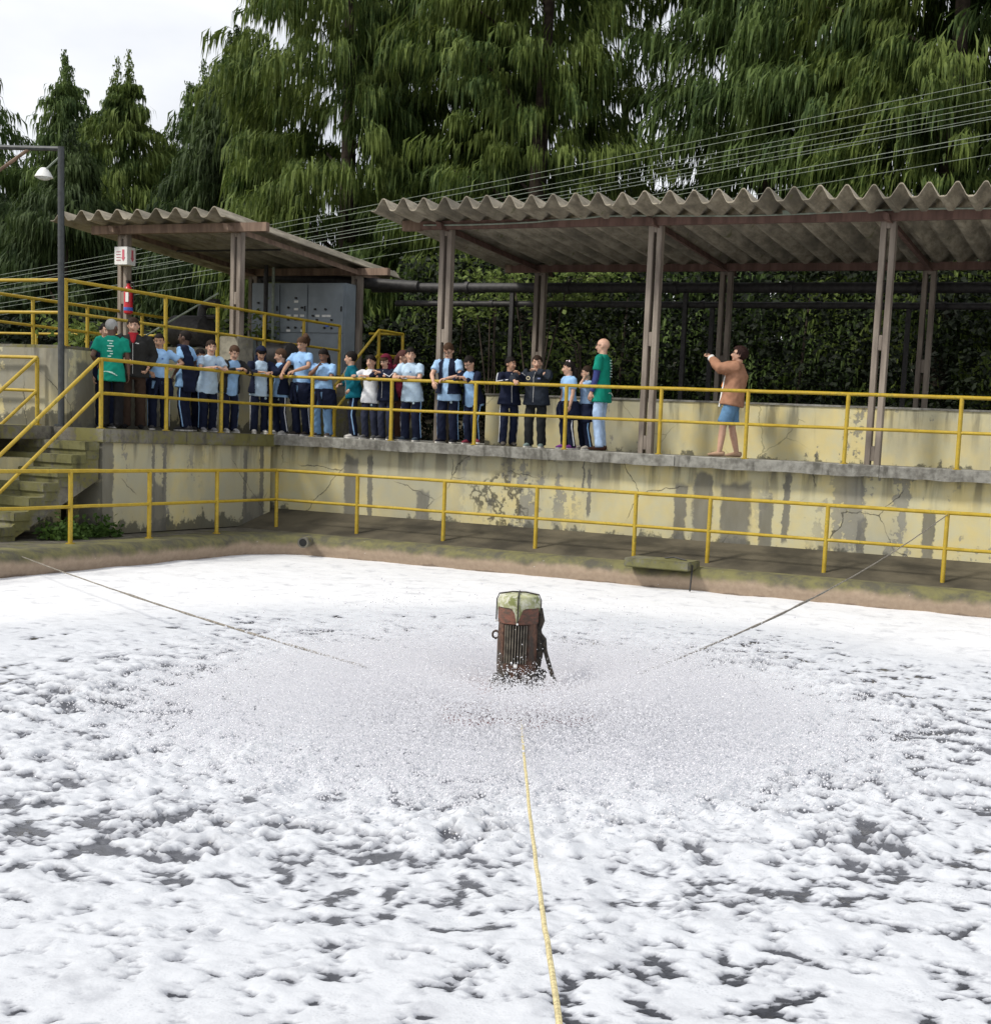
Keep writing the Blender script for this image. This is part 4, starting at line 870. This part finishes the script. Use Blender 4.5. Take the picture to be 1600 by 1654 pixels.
        if hk in ('pony', 'long', 'braid'):
            if hk == 'pony': P = [hp(0, -.09, .07), hp(0, -.15, .1), hp(0, -.18, .02), hp(0, -.17, -.08)]; rd = [.03*e, .055*e, .06*e, .02*e]
            elif hk == 'long': P = [hp(0, -.06, .06), hp(0, -.09, -.04), hp(0, -.1, -.14), nb+Vector((0, -.1, -.1*s)), nb+Vector((0, -.11, -.22*s))]; rd = [(.06*e, .04*e), (.085*e, .05*e), (.085*e, .04*e), (.08*e, .03*e), (.03*e, .015*e)]
            else: P = [hp(.05, -.06, -.02), hp(.08, -.02, -.1), nb+Vector((.09, .06, -.05)), nb+Vector((.09, .11, -.2*s)), nb+Vector((.085, .12, -.3*s))]; rd = [.035*e, .03*e, .024*e, .022*e, .01]
            G().tube(P, rd, 10).obj('ponytail' if hk == 'pony' else ('braid' if hk == 'braid' else 'long_hair'), hm, ho, True)
    # ---- clothes
    def torso(grow, hem, neck=.062, puffy=1.0):
        g = G(); hb = pel-uz*hem
        g.tube([hb, pel+uz*.02, pel+uz*Lt*.35, pel+uz*Lt*.72, nb-uz*.075*s, nb-uz*.02*s, nb+uz*.012*s],
               [(.178*w+grow*1.6, .132*w+grow*1.8), (.168*w+grow*1.4, .122*w+grow*1.6), (.138*w*puffy+grow, .098*w*puffy+grow), (.152*w*puffy+grow, .108*w*puffy+grow), (.165*w+grow, .082*w+grow), (.1*w+grow*.6, .066*w+grow*.5), (neck*e, neck*e)], 18, right=(1, 0, 0)); return g
    def sleeves(g, upto, r0, r1, r2):
        for a, b, c in A:
            if upto <= 1: p = a.lerp(b, upto); g.tube([a+(nb-a)*.25, a, a.lerp(p, .5), p], [r0*w*.9, r0*w, r0*w, r1*w], 12)
            else: g.tube([a+(nb-a)*.25, a, a.lerp(b, .5), b, b.lerp(c, .5), b.lerp(c, .93)], [r0*w*.9, r0*w, r0*w, r1*w*1.05, r1*w, r2*w], 12)
        return g
    kind, tc_ = top[0], top[1]
    cl = lambda nm, g, c, v=.0165, **k: link(nm, remesh(g, nm, cloth(c), v, k.pop('smooth', 1), k.pop('wr', .004), sd, **k), t)
    if kind in ('tee', 'open', 'vest'):
        uc = tc_ if kind == 'tee' else under
        cl('shirt', sleeves(torso(.012, .14*s), .66, .064, .069, 0) if kind != 'open' else torso(.008, .13*s), uc)
    if kind in ('jacket', 'open'):
        pf = top[2] if len(top) > 2 else 1.0; rw = (.27 if kind == 'open' else 0)*w*.42
        fr = lambda C: ~((np.abs(C[:, 0]) < rw) & (C[:, 1] > pel.y+.02+(C[:, 2]-pel.z)*math.tan(l)*.9)) if rw else None
        g = sleeves(torso(.026, .08*s, .075, pf), 2, .07*pf, .056*pf, .044)
        if rw: cl('jacket', g, tc_, cut=lambda C: ~((np.abs(C[:, 0]) < rw) & (C[:, 1] > pel.y+.03+(C[:, 2]-pel.z)*math.tan(l)) & (C[:, 2] < nb.z+.02)))
        else:
            cl('jacket', g, tc_); fy = .12*w+.03
            G().tube([pel+Vector((0, fy+.018, 0))-uz*.03, pel+uz*Lt*.4+Vector((0, .098*w*pf+.032, 0)), pel+uz*Lt*.75+Vector((0, .108*w*pf+.03, 0)), nb+Vector((0, .075, -.02))], .005, 5).obj('zip', cloth((.5, .5, .5)), t)
        if len(top) > 3:
            for a, b, c in A:
                for off in ((0, 0, .0),):
                    oo = Vector((0, .0, 0)); nn = (b-a).cross(c-b); nn = Vector((math.copysign(1, a.x), .3, .35)).normalized()
                    G().tube([a+nn*.072*w, a.lerp(b, .5)+nn*.073*w, b+nn*.062*w, b.lerp(c, .5)+nn*.057*w, b.lerp(c, .9)+nn*.047*w], .009, 5).obj('sleeve_stripe', cloth(WHITE), t)
    if kind == 'vest': cl('vest', torso(.03, .02*s, .08), tc_, cut=lambda C: ~((np.abs(C[:, 0]) < .05*w) & (C[:, 1] > pel.y+.03+(C[:, 2]-pel.z)*math.tan(l))))
    # trousers
    g = G(); g.tube([pel-uz*.1, pel, pel+uz*.09*s], [(.135*w, .098*w), (.148*w, .106*w), (.132*w, .092*w)], 16, right=(1, 0, 0))
    for a, b, c in Lg:
        if shorts: p = a.lerp(b, .88); g.tube([a, a.lerp(p, .5), p], [.098*w, .095*w, .095*w], 12)
        else: g.tube([a, a.lerp(b, .5), b, b.lerp(c, .5), c+Vector((0, 0, -.025))], [.07*w, .08*w, .073*w, .07*w, .072*w], 12)
    tr = cl('trousers', g, legs, wr=.005)
    if stripe:
        for i, (a, b, c) in enumerate(Lg):
            sg = Vector((1-2*i, 0, 0)); P = [a+sg*.075*w, a.lerp(b, .5)+sg*.086*w, b+sg*.079*w, b.lerp(c, .5)+sg*.077*w, c+sg*.076*w]
            G().tube(P, [(.005, .011)]*5, 5, right=(1, 0, 0)).obj('stripe', cloth(LBLUE if rnd.random() < .5 else WHITE), tr)
    # shoes
    for i, f in enumerate(feet):
        a = Lg[i][2]; rz = Matrix.Rotation(R(-f[2]), 3, 'Z'); zb = (f[3] if len(f) > 3 else 0); c0 = Vector((a.x, a.y, zb)); L = .15*s+.015
        g = G(); P = [c0+rz @ Vector((0, y_*L/.15, z_)) for y_, z_ in ((-.075, .045), (-.06, .05), (.0, .052), (.07, .042), (.13, .033), (.165, .028))]
        g.tube(P, [(.022, .022), (.036, .042), (.04, .044), (.042, .034), (.04, .025), (.018, .014)], 12, right=rz @ Vector((1, 0, 0)))
        so = g.obj('shoe', cloth(shoes, .6), t, True)
        if sole:
            pl = []
            for y_, x_ in ((-.085, .02), (-.06, .036), (0, .036), (.07, .043), (.13, .038), (.17, .015)): pl.append((x_, y_*L/.15))
            poly = [rz @ Vector((x_, y_, 0)) for x_, y_ in pl]+[rz @ Vector((-x_, y_, 0)) for x_, y_ in reversed(pl)]
            G().prism([(p.x+c0.x, p.y+c0.y) for p in poly], zb, zb+.022).obj('sole', m_sole, so)
    # ---- extras
    for x_ in extras:
        if x_ == 'glasses':
            gl = empty_part('glasses', t)
            for sx in (1, -1):
                G().tube([hp(sx*.031+.02*math.cos(q), .098, .006+.015*math.sin(q)) for q in [2*math.pi*k/12 for k in range(13)]], .0032, 5).obj('lens_rim', m_black, gl); G().tube([hp(sx*.052, .096, .01), hp(sx*.081, .0, .012)], .0032, 5).obj('temple', m_black, gl)
            G().tube([hp(-.012, .1, .01), hp(.012, .1, .01)], .003, 5).obj('bridge', m_black, gl)
        elif x_ == 'tied':
            g = G(); g.tube([pel+uz*.05, pel-uz*.03, pel-uz*.16*s, pel+Vector((0, -.03, -.3*s))], [(.172*w+.035, .125*w+.035), (.185*w+.038, .138*w+.038), (.2*w+.04, .145*w+.04), (.195*w+.035, .13*w+.035)], 22, right=(1, 0, 0))
            jk = cl('tied_jacket', g, NAVY, wr=.008, cut=lambda C: ~((np.abs(C[:, 0]-.02) < .085*w) & (C[:, 1] > pel.y+.02) & (C[:, 2] < pel.z+.0)))
            for sx in (1, -1): G().tube([pel+Vector((0, .145*w+.04, .02)), pel+Vector((sx*.03, .155*w+.045, -.1*s)), pel+Vector((sx*.05, .145*w+.04, -.27*s))], [.03, .035, .026], 8).obj('sleeve', cloth(NAVY), jk, True)
            G().tube([pel+Vector((.03, .15*w+.05, -.05*s)), pel+Vector((.055, .145*w+.06, -.26*s))], .006, 5).obj('sleeve_stripe', cloth(WHITE), jk)
        elif x_ == 'slung': cl('slung_jacket', G().tube([nb+Vector((-.1, .06, .0)), nb+Vector((-.17*w, -.06, -.03)), pel+uz*Lt*.6+Vector((-.17*w, -.12*w, 0)), pel+Vector((-.15*w, -.15*w, -.05)), pel+Vector((-.14*w, -.15*w, -.2))], [(.05, .03), (.08, .045), (.1, .05), (.11, .045), (.1, .03)], 12, right=(.6, -.8, 0)), NAVY, wr=.008)
        elif x_ == 'badge': G().box(nb+Vector((-.06, .125*w, -.17*s)), (.055, .008, .08), 0).obj('badge', m_white, t); G().tube([nb+Vector((0, .07, 0)), nb+Vector((-.06, .125*w, -.14*s))], .004, 5).obj('lanyard', cloth(WHITE), t)
        elif x_ == 'bow': [G().ell(hp(.035*k, .01+.02*k, .112), (.03*e, .018*e, .026*e), Rh, 8, 6).obj('hair_bow', cloth((.8, .66, .7)), t) for k in (-1, .6)]
        elif x_ == 'emblem': G().ell(Lg[1][0].lerp(Lg[1][1], .38)+Vector((-.0, .093*w, 0)), (.022, .006, .022), None, 10, 6).obj('emblem', cloth((.35, .45, .5)), tr)
        elif x_ == 'patch':
            p = pel+uz*Lt*.74+Vector((.09*w, .118*w+.012, 0)); pt = G().tube([p, p+Vector((.0, .014, .0))], .032, 14).obj('round_patch', cloth((.7, .62, .42)), t); G().tube([p, p+Vector((.0, .017, .0))], .021, 12).obj('patch_centre', m_black, pt)
            p = pel+uz*Lt*.74+Vector((-.08*w, .118*w+.014, 0)); G().box(p, (.05, .01, .02)).obj('small_emblem', cloth((.25, .3, .5)), t)
        elif x_ == 'shirt_logo':
            p = pel+uz*Lt*.7+Vector((-.06*w, .108*w+.017, 0)); G().ell(p, (.016, .004, .014), None, 8, 6).obj('logo', cloth((.1, .2, .45)), t)
        elif x_ == 'back_print':
            for k in range(7): p = pel+uz*Lt*(.86-.07*k)+Vector((.0+rnd.uniform(-.02, .02), -.112*w-.022+(.012 if k < 2 else 0), 0)); G().box(p, (rnd.uniform(.03, .1), .006, .014)).obj('print_line', cloth((.55, .75, .7)), t)
            for k in range(3): G().tube([pel+Vector((x0-.1+.03*k, -.128*w-.022-.0*abs(x0), -.04+.05*math.sin((x0*9+.5*k+1)))) for x0 in (-.02, .02, .06, .1, .14)], .005, 5).obj('print_swirl', cloth((.6, .78, .72)), t)
        elif x_ == 'collar': G().tube([nb+Vector((0, .0, -.03)), nb+Vector((0, .01, .035))], [(.085*e, .075*e), (.068*e, .066*e)], 14).obj('collar', cloth((.35, .02, .03)), t, True); G().tube([nb+Vector((0, .07, .02)), nb+Vector((0, .11*w, -.08*s)), nb+Vector((0, .135*w, -.14*s))], [(.055, .02), (.04, .03), (.012, .03)], 10, right=(1, 0, 0)).obj('shirt_front', cloth((.35, .02, .03)), t, True)
        elif x_ == 'undersleeves':
            for a, b, c in A: cl('undersleeve', G().tube([a.lerp(b, .4), b, b.lerp(c, .93)], [.056*w, .05*w, .04*w], 10), (.045, .06, .2))
        elif x_ == 'scarf': G().tube([nb+Vector((0, .08, .0)), nb+Vector((.0, .16, -.12)), nb+Vector((.03, .2, -.27)), nb+Vector((.05, .23, -.34))], [(.05, .02), (.045, .025), (.07, .03), (.085, .02)], 10, right=(1, 0, 0)).obj('scarf', cloth((.75, .22, .02)), t, True)
        elif x_ == 'whitefront': G().tube([nb+Vector((0, .08, -.0)), pel+uz*Lt*.6+Vector((0, .15*w, 0)), pel+Vector((0, .165*w, -.1))], [(.06, .02), (.055, .02), (.06, .02)], 10, right=(1, 0, 0)).obj('shirt_front', cloth((.8, .8, .78)), t, True)
        elif x_ == 'phone':
            p = (A[0][2]+A[1][2])/2+Vector((0, .07, .08)); G().box(p, (.13, .012, .075)).obj('phone', m_black, t, bevel=.003)
        elif x_ == 'cuffs':
            for a, b, c in A: G().tube([b.lerp(c, .85), b.lerp(c, 1.02)], [.046*w, .05*w], 10).obj('cuff', cloth((.8, .8, .78)), t, True)
        elif x_ == 'wristband': a, b, c = A[0]; G().tube([b.lerp(c, .62), b.lerp(c, .97)], [.036*w, .032*w], 10).obj('wristband', m_black, t, True)
    return t
m_eye = plain('eye_white', (.42, .4, .38), .4, .05)
def empty_part(name, parent): o = bpy.data.objects.new(name, None); col.objects.link(o); o.parent = parent; return o
PI = math.pi
def rail_arms(D, z=1.055, sp=.1, cross=0.): return [((sp-cross, D+.02, z), (1, -.3, -.5)), ((-sp+cross, D+.02, z), (-1, -.3, -.5))]
HANG = None
def hang(s, hip): return [((.22*s, .03, hip), (.3, -1, 0)), ((-.22*s, .03, hip), (-.3, -1, 0))]
# on the side deck
person('grey-haired person in a printed green shirt and black trousers, back turned', (-.30, -3.44), R(35), 1.62, S4_, ('shaved', HG), ('tee', GREEN), legs=BLACK, stripe=False, shoes=BLACK, head=(R(-30), .1),
       arms=[((.24, .06, .75), (.6, -1, 0)), ((-.2, .16, .95), (-.5, -1, 0))], extras=('back_print',), build=1.05, sole=False)
person('dark-haired person almost hidden behind the grey-haired person', (-.72, -3.12), R(-120), 1.58, S1_, ('short', HB), ('jacket', NAVY), stripe=False)
person('person in a black puffer jacket over a red collar with a white badge', (-.44, -2.83), R(-140), 1.70, S1_, ('short', HD), ('jacket', CHAR, 1.14), legs=BROWN, stripe=False, shoes=BLACK, head=(0, .12),
       arms=[((.1, .26, 1.06), (1, -.6, -.4)), ((-.22, .08, .95), (-.6, -.8, 0))], extras=('badge', 'collar'), build=1.1, sole=False)
person('shaven-headed person in a light blue tee with a jacket tied at the waist', (-.33, -2.38), R(-140), 1.5, S2_, ('shaved', HB), ('tee', LBLUE), head=(R(-5), .2),
       arms=[((.14, .2, .9), (1, -.6, -.3)), ((-.2, .15, .98), (-1, -.5, 0))], extras=('tied', 'shirt_logo'))
person('person in profile with light blue shirt and navy jacket slung on the shoulder', (-.35, -1.74), R(104), 1.61, S4_, ('shaved', HB), ('tee', (.3, .52, .8)), head=(R(0), .0),
       arms=[((.2, .12, .95), (.8, -.6, 0)), ((-.18, .1, .9), (-.7, -.8, 0))], extras=('slung',))
person('small dark-haired person peering out between two taller ones', (-.62, -1.05), R(-130), 1.36, S2_, ('short', HB), ('jacket', NAVY), head=(R(25), .15), stripe=False)
person('person in a pale grey-blue tee leaning on the railing with grey trainers', (-.24, -1.3), R(-118), 1.5, S1_, ('short', HD), ('tee', PALE), lean=R(14), head=(R(-12), .1), arms=rail_arms(.3, 1.05, .1, .06), shoes=(.25, .25, .27), extras=('shirt_logo',))
person('person in an open black leather jacket bent over the railing', (-.25, -.72), R(-112), 1.47, S1_, ('short', HBR), ('open', CHAR), under=LBLUE, lean=R(17), head=(R(-8), .5), arms=rail_arms(.32, 1.06, .08, .02), shoes=(.4, .4, .4))
person('person with a navy hood up and open jacket over a pale tee', (-.16, -.04), R(-132), 1.49, S2_, ('hood', HB, NAVY, 1), ('open', NAVY), under=PALE, lean=R(6), head=(0, .45), arms=[((.06, .33, 1.05), (1, -.3, -.4)), ((-.12, .36, 1.05), (-1, -.3, -.4))], shoes=(.55, .53, .5), extras=('emblem',))
# along the long deck
person('person with a long braid in a navy jacket turned sideways at the corner', (.02, .3), R(-200), 1.48, S1_, ('braid', HBR), ('open', NAVY), under=LBLUE, head=(R(-38), .2), arms=[((.1, .28, 1.0), (1, -.3, -.4)), ((-.03, .27, 1.18), (-1, -.3, -.6))], shoes=(.45, .44, .42), extras=('emblem',))
person('tall person with a high curly ponytail, light blue tee and tied jacket', (.42, .36), R(172), 1.69, S2_, ('pony', HBR), ('tee', LBLUE), head=(R(12), .38), arms=[((.07, .4, 1.06), (1, -.3, -.4)), ((-.17, .36, 1.1), (-1, -.3, -.3))], shoes=(.05, .04, .035), extras=('tied', 'shirt_logo'))
person('person in blue jeans and light blue tee with a hand on the chin', (.88, .34), R(188), 1.5, S3_, ('long', HB), ('tee', LBLUE), legs=JEAN, stripe=False, head=(R(5), .42), arms=[((.02, .17, 1.2), (.6, .3, -1)), ((.0, .2, .98), (-1, -.2, -.3))], shoes=(.1, .08, .07), extras=('tied',), build=1.12)
person('person in a teal jacket looking sideways in profile', (1.46, .4), R(118), 1.47, S1_, ('short', HB), ('jacket', TEAL, 1.1), head=(R(-4), .05), lean=R(8), arms=[((.12, .22, .92), (1, -.7, -.2)), ((-.16, .05, .82), (-.6, -1, 0))], shoes=(.6, .58, .55), extras=('emblem',))
person('person in a plain white tee with both hands on the railing', (1.83, .36), R(180), 1.41, S1_, ('short', HB), ('tee', WHITE), head=(R(4), .12), arms=rail_arms(.34, 1.05, .12, 0), legs=(.03, .035, .06), stripe=False, shoes=(.12, .12, .12), extras=('emblem',))
person('person with glasses, dark red hood and navy jacket with white sleeve stripes', (2.19, .3), R(172), 1.42, S1_, ('hood', HBR, MAROON, 1), ('jacket', NAVY, 1.04, 1), lean=R(7), head=(R(-4), .22), arms=[((.02, .27, 1.1), (1, -.2, -.5)), ((-.02, .25, 1.12), (-1, -.2, -.4))], legs=(.03, .035, .06), stripe=False, extras=('glasses',))
person('long brown-haired person in a maroon top standing behind the railing group', (2.2, .78), R(-120), 1.53, S1_, ('long', (.09, .035, .03)), ('jacket', MAROON), legs=(.12, .06, .04), stripe=False, head=(R(30), .2))
person('person in a pale tee leaning with crossed forearms beside the maroon one', (2.69, .27), R(180), 1.54, S1_, ('short', HB), ('tee', PALE), lean=R(8), head=(R(32), .08), arms=rail_arms(.27, 1.055, .11, .05), shoes=(.05, .07, .1), extras=('emblem', 'shirt_logo'), build=1.08)
person('tall person with glasses and navy vest looking straight down at the tank', (3.37, .32), R(183), 1.63, S1_, ('short', HBR), ('vest', NAVY), under=(.36, .55, .8), lean=R(6), head=(R(6), .55), arms=[((.1, .36, .98), (1, -.3, -.3)), ((-.1, .3, 1.05), (-1, -.3, -.4))], shoes=(.02, .02, .03), extras=('glasses', 'emblem'), build=1.08)
person('person with a black wristband bent low over the railing, feet crossed', (3.82, .3), R(176), 1.44, S1_, ('short', HB), ('open', NAVY), under=LBLUE, lean=R(17), head=(R(-14), .5), arms=rail_arms(.31, 1.06, .12, .09), feet=[(.06, 0, 5), (-.12, .06, -50, .02)], shoes=(.2, .03, .05), extras=('glasses', 'wristband'))
person('person in a navy tracksuit pointing while turned to a neighbour', (4.49, .34), R(222), 1.43, S2_, ('short', HB), ('jacket', NAVY, 1.02, 1), head=(R(30), .0), arms=[((.06, .3, 1.05), (1, -.4, -.4)), ((-.05, .34, 1.17), (-1, -.2, -.8))], shoes=(.09, .08, .07), sole=False)
person('person in a dark blue bomber jacket with round patch, fist at the mouth', (4.98, .33), R(186), 1.46, S1_, ('short', HD), ('jacket', (.022, .028, .04), 1.15), legs=(.02, .022, .024), stripe=False, lean=R(4), head=(R(14), .12), arms=[((.26, .33, 1.04), (1, -.2, -.2)), ((-.07, .2, 1.22), (-1, .1, -.4))], shoes=(.2, .26, .25), extras=('patch',), build=1.16)
person('person with a pink-white hair bow and light blue shirt, jacket tied on', (5.52, .4), R(145), 1.39, S1_, ('long', HB), ('tee', LBLUE), head=(R(-22), .05), arms=[((.19, .05, .68), (.3, -1, 0)), ((-.17, .08, .66), (-.3, -1, 0))], shoes=(.2, .05, .25), extras=('tied', 'bow'), lean=R(3))
person('small person holding a hand to the ear beside the bald person', (5.76, .56), R(135), 1.33, S1_, ('long', HD), ('tee', (.36, .52, .76)), head=(R(-12), .08), arms=[((.16, .05, .66), (.3, -1, 0)), ((-.1, .1, 1.13), (-.6, .3, -1))], shoes=(.35, .32, .28), extras=('tied',))
person('bald person in a printed green shirt with blue sleeves and pale jeans', (6.04, .5), R(94), 1.77, (.6, .36, .26), ('bald', HG), ('tee', GREEN), legs=LJEAN, stripe=False, shoes=(.07, .03, .02), head=(R(6), -.02), arms=[((.2, .02, .82), (.5, -1, 0)), ((-.2, .12, .8), (-.5, -1, 0))],
       extras=('glasses', 'undersleeves', 'back_print'), sole=False, build=1.02)
person('person in a tan jacket and denim shorts raising a phone to take a picture', (8.22, .55), R(106), 1.68, S1_, ('curly', (.03, .014, .012)), ('jacket', (.36, .19, .12), 1.22), legs=(.12, .24, .4), stripe=False, shorts=True, shoes=(.45, .3, .2), sole=False, lean=R(-7), head=(R(4), -.22),
       arms=[((.06, .38, 1.5), (.8, -.2, -1)), ((-.06, .38, 1.5), (-.8, -.2, -1))], feet=[(.11, -.06, 5), (-.09, .2, 0)], extras=('scarf', 'whitefront', 'phone', 'cuffs', 'glasses'), build=1.12)
